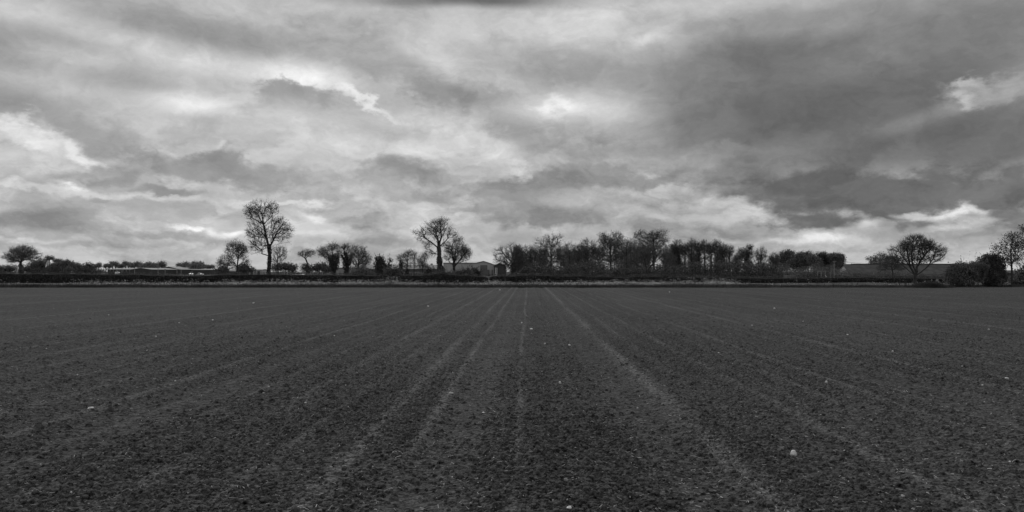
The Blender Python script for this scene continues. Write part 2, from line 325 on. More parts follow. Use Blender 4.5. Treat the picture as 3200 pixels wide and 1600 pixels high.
def build_ground():
    th = np.concatenate([np.linspace(-180, -52, 60)[:-1], np.linspace(-52, -38, 120)[:-1], np.linspace(-38, 38, 1500)[:-1], np.linspace(38, 52, 120)[:-1], np.linspace(52, 180, 61)])
    th = R(1)*th[:-1]
    inv = np.linspace(1/4.6, 1/95., 900)
    r = np.concatenate([[.02, .8, 1.6, 2.4, 3.0, 3.5, 3.9, 4.2, 4.45], 1/inv, [105, 130, 180, 260, 400, 700, 1400, 3500]])
    T, Rr = np.meshgrid(th, r)
    X, Y = Rr*np.sin(T), Rr*np.cos(T)
    S = X-.0208*Y+.05*(vnoise(Y*.11, Y*0, 5)-.5)+.03*(vnoise(Y*.6, Y*0, 6)-.5)
    press = np.zeros_like(X)
    for c, w in TRK: press = np.maximum(press, np.exp(-((S-c)/w)**4))
    dry = np.zeros_like(X)
    patch = fbm(X*1.3, Y*.5, 21, 3)
    for c, w, a in ROWS:
        g = np.exp(-((S-c)/(w*.75))**2)*a*1.25
        k = np.clip((vnoise(S*0+c*7, Y*.35, 30)+.6*patch-.25)*1.6, .38, 1.15)
        dry = np.maximum(dry, g*k)
    strip = fbm(S*2.4, Y*.035, 140, 4)*.55+fbm(S*.7, Y*.05, 150, 3)*.45-.5
    drill = (np.sin(S*2*math.pi/.385+.8*vnoise(S*.9, Y*.1, 9))*.5+.5)**3*vnoise(S*2.6, Y*.22, 160)
    crumb = fbm(X*.55, Y*.3, 41, 4)                                  # where clods lie thicker
    dens = np.clip((crumb-.30)*2.6, .3, 1)*(1-.75*press)*(1-.6*np.clip(dry, 0, 1))
    Z = .035*(fbm(X*.25, Y*.25, 50, 3)-.5)-.02*press+.018*np.clip(dry, 0, 1)+.008*np.sin(S*2*math.pi/.385)*(Rr < 30)
    Z += (.022*(fbm(X*3.1, Y*3.1, 60, 3)-.5)+.020*(fbm(X*11, Y*11, 63, 3)-.5)+.010*(vnoise(X*37, Y*37, 66)-.5))*(1-.55*press)
    near = np.clip((95-Rr)/10, 0, 1)
    sel = (Rr < 94) & (np.abs(T) < R(52)); x, y, d = X[sel], Y[sel], dens[sel]; rr = Rr[sel]
    bump = np.zeros(len(x))
    for cs, rad, prob, hgt, rmax, seed in ((.21, (.028, .066), .28, .66, 92, 100), (.10, (.02, .044), .85, .72, 92, 200), (.055, (.013, .027), 1.6, .85, 24, 300)):
        k = rr < rmax; xs, ys, dd = x[k]+.012*np.sin(y[k]*9), y[k], d[k]; ix, iy = np.floor(xs/cs), np.floor(ys/cs); best = np.zeros(len(xs))
        for dx in (-1, 0, 1):
            for dy in (-1, 0, 1):
                jx, jy = ix+dx, iy+dy; cx = (jx+.15+.7*hash2(jx, jy, seed))*cs; cy = (jy+.15+.7*hash2(jx, jy, seed+1))*cs
                q = hash2(jx, jy, seed+2); rad_ = rad[0]+(rad[1]-rad[0])*hash2(jx, jy, seed+3)**2
                an = hash2(jx, jy, seed+4)*math.pi; ca, sa = np.cos(an), np.sin(an); e = 1.0+.6*hash2(jx, jy, seed+5)
                ux, uy = (xs-cx)*ca+(ys-cy)*sa, (-(xs-cx)*sa+(ys-cy)*ca)*e
                d2 = (ux*ux+uy*uy)/(rad_*rad_)
                hh = np.where(q < prob*dd, rad_*hgt*np.sqrt(np.clip(1-d2, 0, 1)), 0); best = np.maximum(best, hh)
        b = np.zeros(len(x)); b[k] = best; bump = np.maximum(bump, b)+.25*np.minimum(bump, b)
    bump *= .72+.56*vnoise(x*34, y*34, 77)
    Zf = Z.copy(); Zf[sel] += bump
    Zf[Rr > 97] = 0
    V = np.stack([X, Y, Zf*near], -1).reshape(-1, 3)
    nr, ntt = X.shape
    i = np.arange(nr-1)[:, None]; j = np.arange(ntt)[None]; j2 = (j+1) % ntt
    Q = np.stack([i*ntt+j+0*j2, i*ntt+j2, (i+1)*ntt+j2, (i+1)*ntt+j+0*j2], -1).reshape(-1, 4)
    m = bpy.data.materials.new('tilled_soil'); m.use_nodes = True; nt = m.node_tree; N = nt.nodes.new; K = nt.links.new
    bs = nt.nodes['Principled BSDF']; bs.inputs['Roughness'].default_value = .95; bs.inputs['Specular IOR Level'].default_value = .12
    tc = N('ShaderNodeTexCoord'); at = N('ShaderNodeAttribute'); at.attribute_name = 'dry_crumb'
    def nz(s, d, sc_=None):
        n = N('ShaderNodeTexNoise'); n.inputs['Scale'].default_value = s; n.inputs['Detail'].default_value = d; K(tc.outputs['Object'], n.inputs['Vector']); return n.outputs[0]
    def mm(op, a, b):
        n = N('ShaderNodeMath'); n.operation = op
        for k, v in enumerate((a, b)):
            if isinstance(v, (int, float)): n.inputs[k].default_value = v
            else: K(v, n.inputs[k])
        return n.outputs[0]
    spk = mm('ADD', mm('MULTIPLY', mm('SUBTRACT', nz(4.5, 5), .5), .9), mm('MULTIPLY', mm('SUBTRACT', nz(14, 5), .5), 2.6))
    a = mm('ADD', mm('ADD', mm('MULTIPLY', nz(.12, 4), .5), spk), mm('ADD', mm('MULTIPLY', nz(1.7, 8), .5), mm('MULTIPLY', mm('ADD', mm('MULTIPLY', mm('SUBTRACT', nz(45, 3), .5), 3.4), .5), 1.0)))
    col = mm('MULTIPLY', mm('MULTIPLY', a, SOIL), mm('ADD', mm('MULTIPLY', at.outputs['Fac'], .5), .98))
    K(col, bs.inputs['Base Color'])
    vo = N('ShaderNodeTexVoronoi'); vo.inputs['Scale'].default_value = 16; K(tc.outputs['Object'], vo.inputs['Vector'])
    bh = mm('ADD', mm('MULTIPLY', nz(55, 5), .5), mm('ADD', mm('MULTIPLY', nz(9, 6), 1.4), mm('MULTIPLY', vo.outputs['Distance'], -.9)))
    bp = N('ShaderNodeBump'); bp.inputs['Distance'].default_value = .05; bp.inputs['Strength'].default_value = 1.0; K(bh, bp.inputs['Height']); K(bp.outputs[0], bs.inputs['Normal'])
    o = mesh('ground', V, Q, m, smooth=False); tag(o, 'dark tilled bare soil of the field running to the hedge', 'ground', kind='structure')
    at_ = o.data.attributes.new('dry_crumb', 'FLOAT', 'POINT'); at_.data.foreach_set('value', (dry+strip*1.0+drill*.3-.03).astype(np.float32).ravel())
    return X, Y, Zf
SOIL = .085
GX, GY, GZ = build_ground()
def gz(x, y):
    """height of the soil under x, y (nearest vertex of the sheet)"""
    r = math.hypot(x, y); t = math.atan2(x, y); i = int(np.argmin(np.abs(np.hypot(GX[:, 0], GY[:, 0])-r))); j = int(np.argmin(np.abs(np.arctan2(GX[i], GY[i])-t)))
    return float(GZ[i, j])

# ------------------------------------------------------------------ stones and straw on the soil
def stone_mesh(name, sx, sy, sz, seed, m, jag=.28):
    rg = np.random.default_rng(seed)
    import bmesh
    bm = bmesh.new(); bmesh.ops.create_icosphere(bm, subdivisions=2, radius=1)
    pl = rg.normal(size=(9, 3)); pl /= np.linalg.norm(pl, axis=1, keepdims=True); dd = rg.uniform(.62, .95, 9)
    for v in bm.verts:                       # knapped facets: cut the ball by planes
        p = np.array(v.co)
        for n_, d_ in zip(pl, dd):
            t = p@n_-d_
            if t > 0: p = p-n_*t
        p = p*(1+jag*.25*rg.normal()); v.co = p*np.array([sx, sy, sz])
    me = bpy.data.meshes.new(name); bm.to_mesh(me); bm.free(); me.materials.append(m); return me
def put_stone(px, py, w, h, label, group=None, seed=0, m='flint', dep=.8):
    Y = H*F/(py-HZ); x = (px-1600)/F*Y; k = Y/F
    me = stone_mesh('stone', w*k*.5, w*k*.5*dep, h*k*.55, seed, M[m])
    o = bpy.data.objects.new('stone', me); COL.objects.link(o); o.location = (x, Y, gz(x, Y)+h*k*.3); o.rotation_euler = (0, 0, seed*1.3)
    return tag(o, label, 'stone', group)
G_ST = 'pale stones lying on the field'
NAMED = [
 (283, 1281, 22, 9, 'long flat white stone on the soil, largest in the left half of the field'),
 (2478, 1427, 24, 24, 'big angular white flint, the largest stone, on the right of the field'),
 (1778, 1586, 26, 9, 'flat jagged white stone nearest the viewer at the bottom centre'),
 (1660, 1031, 12, 5, 'flat white stone just right of the straight central furrow line'),
 (1702, 1075, 7, 6, 'small rounded pale stone between two flat ones right of the central line'),
 (1780, 1082, 10, 5, 'flat pale stone in the rough strip left of the bright diagonal line'),
 (1750, 1204, 10, 9, 'pale lumpy stone halfway down the rough strip right of centre'),
 (1409, 1236, 20, 8, 'dull grey flattish stone in the smooth strip left of centre'),
 (1338, 957, 8, 4, 'tiny bright white stone far off, left of where the furrows meet'),
 (792, 948, 8, 4, 'tiny white stone far out in the field below the tallest tree'),
 (3146, 1182, 13, 6, 'elongated white stone near the right edge of the field'),
 (2583, 1197, 9, 9, 'upright pale stone in the middle of the right half of the field'),
 (2821, 1559, 16, 10, 'rounded grey stone near the bottom right corner'),
 (1769, 1499, 14, 11, 'rounded speckled grey pebble low in the rough strip right of centre'),
 (1471, 1571, 12, 8, 'blunt light grey stone at the bottom, left of the central line'),
 (222, 1540, 9, 6, 'small white stone in the bottom left corner'),
 (955, 1262, 8, 6, 'small bright white stone between the left furrow lines'),
 (1511, 1288, 12, 5, 'thin flat pale stone on the smooth strip left of the central line'),
]
for i, (px, py, w, h, lb) in enumerate(NAMED): put_stone(px, py, w, h, lb, G_ST, 40+i, 'pebble' if 'grey' in lb else 'flint')
SMALL = [(339,985),(665,1001),(487,1052),(1045,1051),(371,1267),(840,1212),(548,1194),(1992,1272),(2067,1361),(823,1229),(460,1097),(242,1177),
 (127,1441),(36,1482),(1543,1443),(1767,1420),(1415,1165),(1693,1163),(1413,1486),(1886,1315),(2510,1006),(2648,1048),(3007,1148),(2723,1315),
 (3137,1417),(3156,1445),(2639,1406),(2652,1507),(2281,1419),(2420,965),(2246,1103),(1562,908),(2092,915),(2350,1020),(1630,1010),(1165,1460),
 (1080,1210),(2790,1100),(3090,1030),(560,1010),(145,1090),(3070,1205)]
for i, (px, py) in enumerate(SMALL):
    put_stone(px, py, 4.5+(i*7 % 4), 3.5+(i*5 % 3), 'tiny pale stone, a mere speck, one of many scattered over the soil', G_ST, 90+i)

def scatter_soil_bits():
    rg = np.random.default_rng(11)
    def pts(n, r0, r1, pw=1.0):
        r = 1/(1/r0+(1/r1-1/r0)*rg.random(n)**pw); t = R(42)*(rg.random(n)*2-1); return r*np.sin(t), r*np.cos(t)
    def zof(x, y):
        rr = np.hypot(GX[:, 0], GY[:, 0]); tt = np.arctan2(GX[5], GY[5]); o = np.argsort(tt)
        i = np.clip(np.searchsorted(rr, np.hypot(x, y)), 0, len(rr)-1); j = o[np.clip(np.searchsorted(tt[o], np.arctan2(x, y)), 0, len(tt)-1)]
        return GZ[i, j]
    # straw stalks
    x, y = pts(5600, 4.7, 48); z = zof(x, y)+.004; n = len(x)
    L = rg.uniform(.012, .05, n); a = rg.uniform(0, math.pi, n); ti = rg.uniform(-.5, .6, n)*rg.random(n)
    d = np.stack([np.cos(a)*np.cos(ti), np.sin(a)*np.cos(ti), np.sin(ti)], 1)*L[:, None]*.5
    c = np.stack([x, y, z+np.abs(d[:, 2])], 1); r = rg.uniform(.001, .0027, n)
    v, q = tubes(c-d, c+d, r, r*.8, 4)
    tag(mesh('straw', v, q, M['straw']), 'short pale straw stalks strewn over the soil', 'straw', kind='stuff')
    # loose clods resting on the surface
    x, y = pts(15000, 4.6, 34); cr = fbm(x*.55, y*.3, 41, 4); S = x-.0208*y
    k = rg.random(len(x)) < np.clip((cr-.33)*3.2, .08, 1)
    for c_, w_ in TRK: k &= ~((np.abs(S-c_) < w_) & (rg.random(len(x)) < .8))
    x, y = x[k], y[k]; z = zof(x, y); n = len(x)
    ico = np.array([(0,0,1),(.894,0,.447),(.276,.851,.447),(-.724,.526,.447),(-.724,-.526,.447),(.276,-.851,.447),(.724,.526,-.447),(-.276,.851,-.447),(-.894,0,-.447),(-.276,-.851,-.447),(.724,-.526,-.447),(0,0,-1)])
    fa = np.array([(0,1,2),(0,2,3),(0,3,4),(0,4,5),(0,5,1),(1,6,2),(2,7,3),(3,8,4),(4,9,5),(5,10,1),(2,6,7),(3,7,8),(4,8,9),(5,9,10),(1,10,6),(6,11,7),(7,11,8),(8,11,9),(9,11,10),(10,11,6)])
    s = .007+.022*rg.random(n)**3
    sc3 = s[:, None]*np.stack([rg.uniform(.8, 1.4, n), rg.uniform(.8, 1.3, n), rg.uniform(.6, .95, n)], 1)
    a = rg.uniform(0, 6.28, n); V = ico[None]*sc3[:, None, :]*rg.uniform(.78, 1.2, (n, 12, 1))
    V = np.stack([V[..., 0]*np.cos(a)[:, None]-V[..., 1]*np.sin(a)[:, None], V[..., 0]*np.sin(a)[:, None]+V[..., 1]*np.cos(a)[:, None], V[..., 2]], -1)
    V += np.stack([x, y, z+s*.3], 1)[:, None, :]
    m = mat('clod_soil', SOIL*1.05, .35, 30, bump=.006, bscale=70)
    tag(mesh('soil_clods', V.reshape(-1, 3), (np.arange(n)[:, None, None]*12+fa[None]).reshape(-1, 3), m), 'loose dark crumbs and clods of soil', 'soil clods', kind='stuff')
scatter_soil_bits()

# ------------------------------------------------------------------ verge, cow parsley, pasture
def edge_y(x):      # where soil gives way to grass
    px = x/82*F+1600
    e = 80.0+.7*(fbm(x*.12, x*0, 3, 3)-.5)+.35*(vnoise(x*1.1, x*0, 8)-.5)
    return e+np.where(px > 2955, 5.2, 0.0)
def sheet(name, x0, x1, nx, yf, y1, z, m, lb, cat):
    xs = np.linspace(x0, x1, nx); v = np.concatenate([np.stack([xs, yf(xs), xs*0+z], 1), np.stack([xs, xs*0+y1, xs*0+z], 1)])
    i = np.arange(nx-1); q = np.stack([i, i+1, nx+i+1, nx+i], 1); return tag(mesh(name, v, q, m), lb, cat, kind='structure')
sheet('verge', -75, 75, 600, edge_y, 91.5, .02, M['verge_soil'], 'rough grassy verge between the tilled soil and the hedge', 'verge')
sheet('pasture', -1800, 1800, 3, lambda x: x*0+91.0, 3000, .04, M['turf'], 'flat grazed pasture beyond the hedge', 'pasture')
def blades(x, y, h, w, lean, rg):
    n = len(x); a = rg.uniform(0, 6.28, n); b = rg.uniform(0, 6.28, n)
    p = np.stack([x, y, x*0], 1); s = np.stack([np.cos(a), np.sin(a), x*0], 1)*w[:, None]; l = np.stack([np.cos(b)*lean*h, np.sin(b)*lean*h, h], 1)
    v = np.stack([p-s, p+s, p+s*.5+l*.6, p-s*.5+l*.6, p+l+s*.1, p+l-s*.1], 1)
    i = np.arange(n)[:, None]*6
    return v.reshape(-1, 3), np.concatenate([i+np.array([[0, 1, 2, 3]]), i+np.array([[3, 2, 4, 5]])])
def verge_plants():
    rg = np.random.default_rng(5)
    n = 80000; x = rg.uniform(-64, 64, n); ey = edge_y(x); y = ey+(rg.random(n)**1.3)*(87.3-ey)
    tuft = fbm(x*.9, y*.9, 71, 3); hh = (.08+.40*tuft)*rg.uniform(.6, 1.1, n)*np.clip((y-ey)*.9+.45, .3, 1)
    right = x/83*F+1600 > 2420; hh = np.where(right, hh*.72, hh)
    v, q = blades(x, y, hh, rg.uniform(.01, .028, n), rg.uniform(.1, .8, n), rg)
    tag(mesh('verge_grass', v, q, M['grass']), 'rough uncut grass along the foot of the hedge', 'grass', kind='stuff')
    # cow parsley
    n = 21000; x = rg.uniform(-64, 64, n); y = rg.uniform(83.0, 86.9, n); px = x/y*F+1600
    pr = [(0, .35), (400, .45), (650, .85), (1000, 1), (1500, 1), (1650, .75), (1860, .8), (1980, 1), (2260, 1), (2330, .2), (2480, .15), (2540, .05), (2840, .05), (2870, .5), (2945, .5), (2960, .02), (3300, 0)]
    k = rg.random(n) < np.interp(px, [a for a, b in pr], [b for a, b in pr])*np.clip((fbm(x*.45, y*.45, 91, 4)-.40)*4.5, 0, 1)
    x, y = x[k], y[k]; n = len(x); px = px[k]
    h = np.where(rg.random(n) < .16, rg.uniform(.5, .78, n), rg.uniform(.2, .5, n))*(.82+.36*fbm(x*.5, y*0, 14, 2))
    tall = ((px > 2190) & (px < 2270)) | ((px > 1205) & (px < 1245)) | ((px > 2120) & (px < 2170)); h = np.where(tall, h*1.25, h)
    b = np.stack([x, y, x*0], 1); t = b+np.stack([rg.normal(0, .05, n), rg.normal(0, .05, n), h], 1)
    sv, sq = tubes(b, t, np.full(n, .007), np.full(n, .004), 3)
    tag(mesh('cow_parsley_stems', sv, sq, M['stem']), 'thin green stems of the white verge flowers', 'stems', kind='stuff')
    m = 9; c = np.repeat(t, m, 0)+rg.normal(0, 1, (n*m, 3))*np.array([.07, .07, .045]); c[:, 2] = np.minimum(c[:, 2], 1.15)
    k = rg.random(len(c)) < .72; c = c[k]
    v, q = leaves(c, rg.uniform(.028, .065, len(c)), rg, flat=.2)
    tag(mesh('cow_parsley_flowers', v, q, M['umbel']), 'frothy white umbels of wild flowers in front of the hedge', 'wildflowers', kind='stuff')
    m = 3; c = np.repeat(b, m, 0); c[:, 2] = np.repeat(h, m)*rg.uniform(.15, .85, n*m); c[:, :2] += rg.normal(0, .09, (n*m, 2))
    v, q = leaves(c, rg.uniform(.05, .11, len(c)), rg)
    tag(mesh('cow_parsley_leaves', v, q, M['leaf']), 'ferny leaves below the white verge flowers', 'leaves', kind='stuff')
verge_plants()

# ------------------------------------------------------------------ hedge
def hedge(px0, px1, Y, tops, bots, depth, label, dens=120, seed=1, m='hedge', wav=.3):
    """clipped hedge between two photo columns: leaf clumps over a woody core"""
    rg = np.random.default_rng(seed)
    x0, x1 = (px0-1600)/F*Y, (px1-1600)/F*Y; L = x1-x0
    root = empty('hedge', ((x0+x1)/2, Y+depth/2, 0), label, 'hedge', 'hedges along the field edge')
    tp = lambda x: H-(np.interp(x/Y*F+1600, [a for a, b in tops], [b for a, b in tops])-HZ)/F*Y
    bt = lambda x: np.interp(x/Y*F+1600, [a for a, b in bots], [b for a, b in bots])
    def surf(x, z, y):     # lumpy outline
        return wav*(fbm(x*.9, z*1.3, seed, 3)-.5)*2
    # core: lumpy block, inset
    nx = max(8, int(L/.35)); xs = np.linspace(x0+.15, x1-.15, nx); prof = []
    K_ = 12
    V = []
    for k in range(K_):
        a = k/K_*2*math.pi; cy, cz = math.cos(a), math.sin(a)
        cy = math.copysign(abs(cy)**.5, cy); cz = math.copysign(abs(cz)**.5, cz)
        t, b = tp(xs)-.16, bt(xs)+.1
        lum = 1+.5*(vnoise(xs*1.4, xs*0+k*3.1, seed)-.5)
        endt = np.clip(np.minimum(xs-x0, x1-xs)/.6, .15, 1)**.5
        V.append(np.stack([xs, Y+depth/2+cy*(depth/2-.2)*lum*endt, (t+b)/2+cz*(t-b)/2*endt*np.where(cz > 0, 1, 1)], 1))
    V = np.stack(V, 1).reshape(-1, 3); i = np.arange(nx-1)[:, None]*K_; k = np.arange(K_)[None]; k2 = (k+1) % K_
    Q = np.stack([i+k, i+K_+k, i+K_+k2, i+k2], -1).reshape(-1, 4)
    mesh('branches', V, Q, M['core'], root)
    # leaves: on front, top and back shell with some depth, tighter clumps
    area = L*(1.4*1.3+depth); n = int(area*dens)
    x = rg.uniform(x0, x1, n); side = rg.random(n); t, b = tp(x), bt(x)
    z = b+(t-b)*rg.random(n); y = Y+surf(x, z, 0)+rg.exponential(.07, n)
    top = side > .52; nt_ = top.sum(); y[top] = Y+rg.uniform(0, depth, nt_); z[top] = t[top]-rg.exponential(.05, nt_)+.10*(fbm(x[top]*1.7, y[top]*1.7, seed+4, 3)-.45)*3.6
    back = side > .9; y[back] = Y+depth-rg.exponential(.07, back.sum()); z[back] = b[back]+(t-b)[back]*rg.random(back.sum())
    cl = fbm(x*2.6, z*3.2+y*2, seed+9, 3); keep = (cl > .42) | (rg.random(n) < .3)
    # shoots that escaped the flail
    c = np.stack([x, y, np.maximum(z, .05)], 1)[keep]
    ns = int(L*9); sx = rg.uniform(x0, x1, ns); sz = tp(sx)+rg.exponential(.05, ns); sh = np.stack([sx, Y+rg.uniform(0, depth*.7, ns), sz], 1)
    c = np.concatenate([c, sh])
    v, q = leaves(c, rg.uniform(.035, .10, len(c)), rg)
    # stems showing below
    ns = int(L*2.2); sx = rg.uniform(x0, x1, ns); a = np.stack([sx, Y+rg.uniform(.1, depth, ns), sx*0], 1); e = a+np.stack([rg.normal(0, .15, ns), rg.normal(0, .1, ns), bt(sx)+.35], 1)
    v2, q2 = tubes(a, e, rg.uniform(.012, .035, ns), rg.uniform(.01, .02, ns), 4)
    mesh('foliage', np.concatenate([v, v2]), np.concatenate([q, q2+len(v)]), [M[m], M['twig']], root, mi=np.r_[np.zeros(len(q)), np.ones(len(q2))])
    return root
HY = 87.0
TL = [(-200, 849), (0, 850), (150, 851), (300, 852), (430, 853), (560, 856), (640, 857), (700, 853), (830, 853), (1000, 854), (1150, 855), (1215, 856), (1232, 862)]
hedge(-160, 1222, HY, TL, [(0, .25), (300, .3), (900, .35), (1180, .4), (1222, .55)], 1.5, 'long clipped dark hedge on the left running to the gap by the ivy stump', 125, 3)
hedge(1238, 1530, HY+.1, [(1238, 856), (1290, 857), (1340, 853), (1372, 849), (1400, 853), (1440, 856), (1480, 857), (1530, 860)], [(1238, .35), (1530, .3)], 1.4, 'shaggy uneven hedge below the ivy clad tree, left of the grey warehouse', 120, 5, wav=.2)
hedge(1524, 2080, HY-.1, [(1524, 859), (1560, 857), (1600, 858), (1635, 854), (1700, 856), (1760, 858), (1830, 857), (1850, 861), (1900, 860), (1960, 864), (1990, 858), (2080, 859)],
      [(1524, .45), (1600, .5), (1700, .55), (1790, .6), (1850, .45), (1900, .6), (2080, .4)], 1.5, 'thick clipped hedge with arching base in front of the bare copse', 125, 7, wav=.16)
hedge(2084, 2985, HY, [(2084, 861), (2200, 862), (2300, 863), (2400, 865), (2560, 864), (2700, 862), (2800, 864), (2900, 865), (2985, 868)],
      [(2084, .5), (2190, .7), (2230, .7), (2300, .25), (2600, .3), (2690, .35), (2985, .2)], 1.5, 'low clipped hedge on the right in front of the long tiled barn', 125, 9, wav=.14)

# ------------------------------------------------------------------ trees
def bez(a, c, b, n):
    t = np.linspace(0, 1, n+1)[1:, None]; return (1-t)**2*a+2*t*(1-t)*c+t*t*b
def grow(trunk, att, rg, bf=.30, step=.45, wob=.05, limbs=()):
    """trunk polyline plus branches reaching for the attractor points by the cheapest path"""
    pos = [np.array(trunk[0], float)]; par = [-1]; pl = [0.0]; dr = [np.array([0, 0, 1.])]
    for p in trunk[1:]:
        p = np.array(p, float); a = pos[-1]; d = np.linalg.norm(p-a); k = max(1, int(d/step))
        for i in range(k):
            q = a+(p-a)*(i+1)/k+(rg.normal(0, wob*.4, 3) if i < k-1 else 0)
            par.append(len(pos)-1); pl.append(pl[-1]+d/k); dr.append((p-a)/d); pos.append(q)
    nt0 = len(pos)
    for lm in limbs:
        a = np.array(lm[0], float); j = int(np.argmin([np.linalg.norm(p-a) for p in pos])); prev = j
        for p in lm:
            p = np.array(p, float); a = pos[prev]; d = np.linalg.norm(p-a)
            if d < 1e-3: continue
            k = max(1, int(d/step)); pl0 = pl[prev]
            for i in range(k):
                q = a+(p-a)*(i+1)/k+(rg.normal(0, wob*.5, 3) if i < k-1 else 0)
                pos.append(q); par.append(prev); pl.append(pl0+d*(i+1)/k*.6); dr.append((p-a)/d); prev = len(pos)-1
    nt_ = len(pos); ntr = sum(1 for _ in pos); cap = 14000; A = np.zeros((cap, 3)); A[:nt_] = pos; PL = np.zeros(cap); PL[:nt_] = pl; n = nt_
    D = np.zeros((cap, 3)); D[:nt_] = dr; OK = np.zeros(cap, bool); OK[:nt_] = True
    zmin = trunk[0][2]+(trunk[-1][2]-trunk[0][2])*.0
    base = np.array(trunk[-1])
    order = np.argsort(np.min(np.linalg.norm(att[:, None]-np.array(trunk)[None, 1:], axis=2), axis=1)+rg.uniform(0, .6, len(att)))
    lo = max(1, int(nt0*.38)) if not limbs else max(1, int(nt0*.6))
    OK[:lo] = False
    for k in order:
        t = att[k]; d = t-A[:n]; L = np.linalg.norm(d, axis=1)+1e-6
        cosv = np.sum(d*D[:n], 1)/L
        cost = L*(1+.6*(1-cosv))+bf*PL[:n]; cost[~OK[:n]] = 1e9
        j = int(np.argmin(cost)); a = A[j]; l = L[j]
        if l < step*.4 or n > cap-60: continue
        c = a+D[j]*l*.22+np.array([0, 0, .04*l]); m = max(1, int(l/step)); q = bez(a, c, t, m)
        q[:-1] += rg.normal(0, wob, (m-1, 3)) if m > 1 else 0
        pr = j; pv = a
        for s in range(m):
            A[n] = q[s]; seg = q[s]-pv; sl_ = np.linalg.norm(seg)+1e-9; D[n] = seg/sl_; PL[n] = PL[pr]+sl_; OK[n] = True
            par.append(pr); pr = n; pv = q[s]; n += 1
    return A[:n], np.array(par), nt_
def sublobes(lobes, rg, k=4, f=.42):
    out = list(lobes)
    for l in lobes:
        for i in range(k):
            u = rg.normal(size=3); u[2] = abs(u[2])*.8 if rg.random() < .7 else u[2]; u /= np.linalg.norm(u); g = rg.uniform(.6, 1.1)*f
            out.append((l[0]+u[0]*l[3]*.78, l[1]+u[1]*l[4]*.78, l[2]+u[2]*l[5]*.78, l[3]*g, l[4]*g, l[5]*g))
    return out
def lobes_points(lobes, n, rg, shell=.5):
    """points in a union of ellipsoids, pushed towards the shell"""
    vol = np.array([l[3]*l[4]*l[5] for l in lobes])**.8; w = vol/vol.sum(); ids = rg.choice(len(lobes), n, p=w)
    u = rg.normal(size=(n, 3)); u /= np.linalg.norm(u, axis=1, keepdims=True); r = rg.random(n)**(1/3*(1-shell)+.05)
    L = np.array([l[:6] for l in lobes])[ids]
    return L[:, :3]+u*r[:, None]*L[:, 3:6]
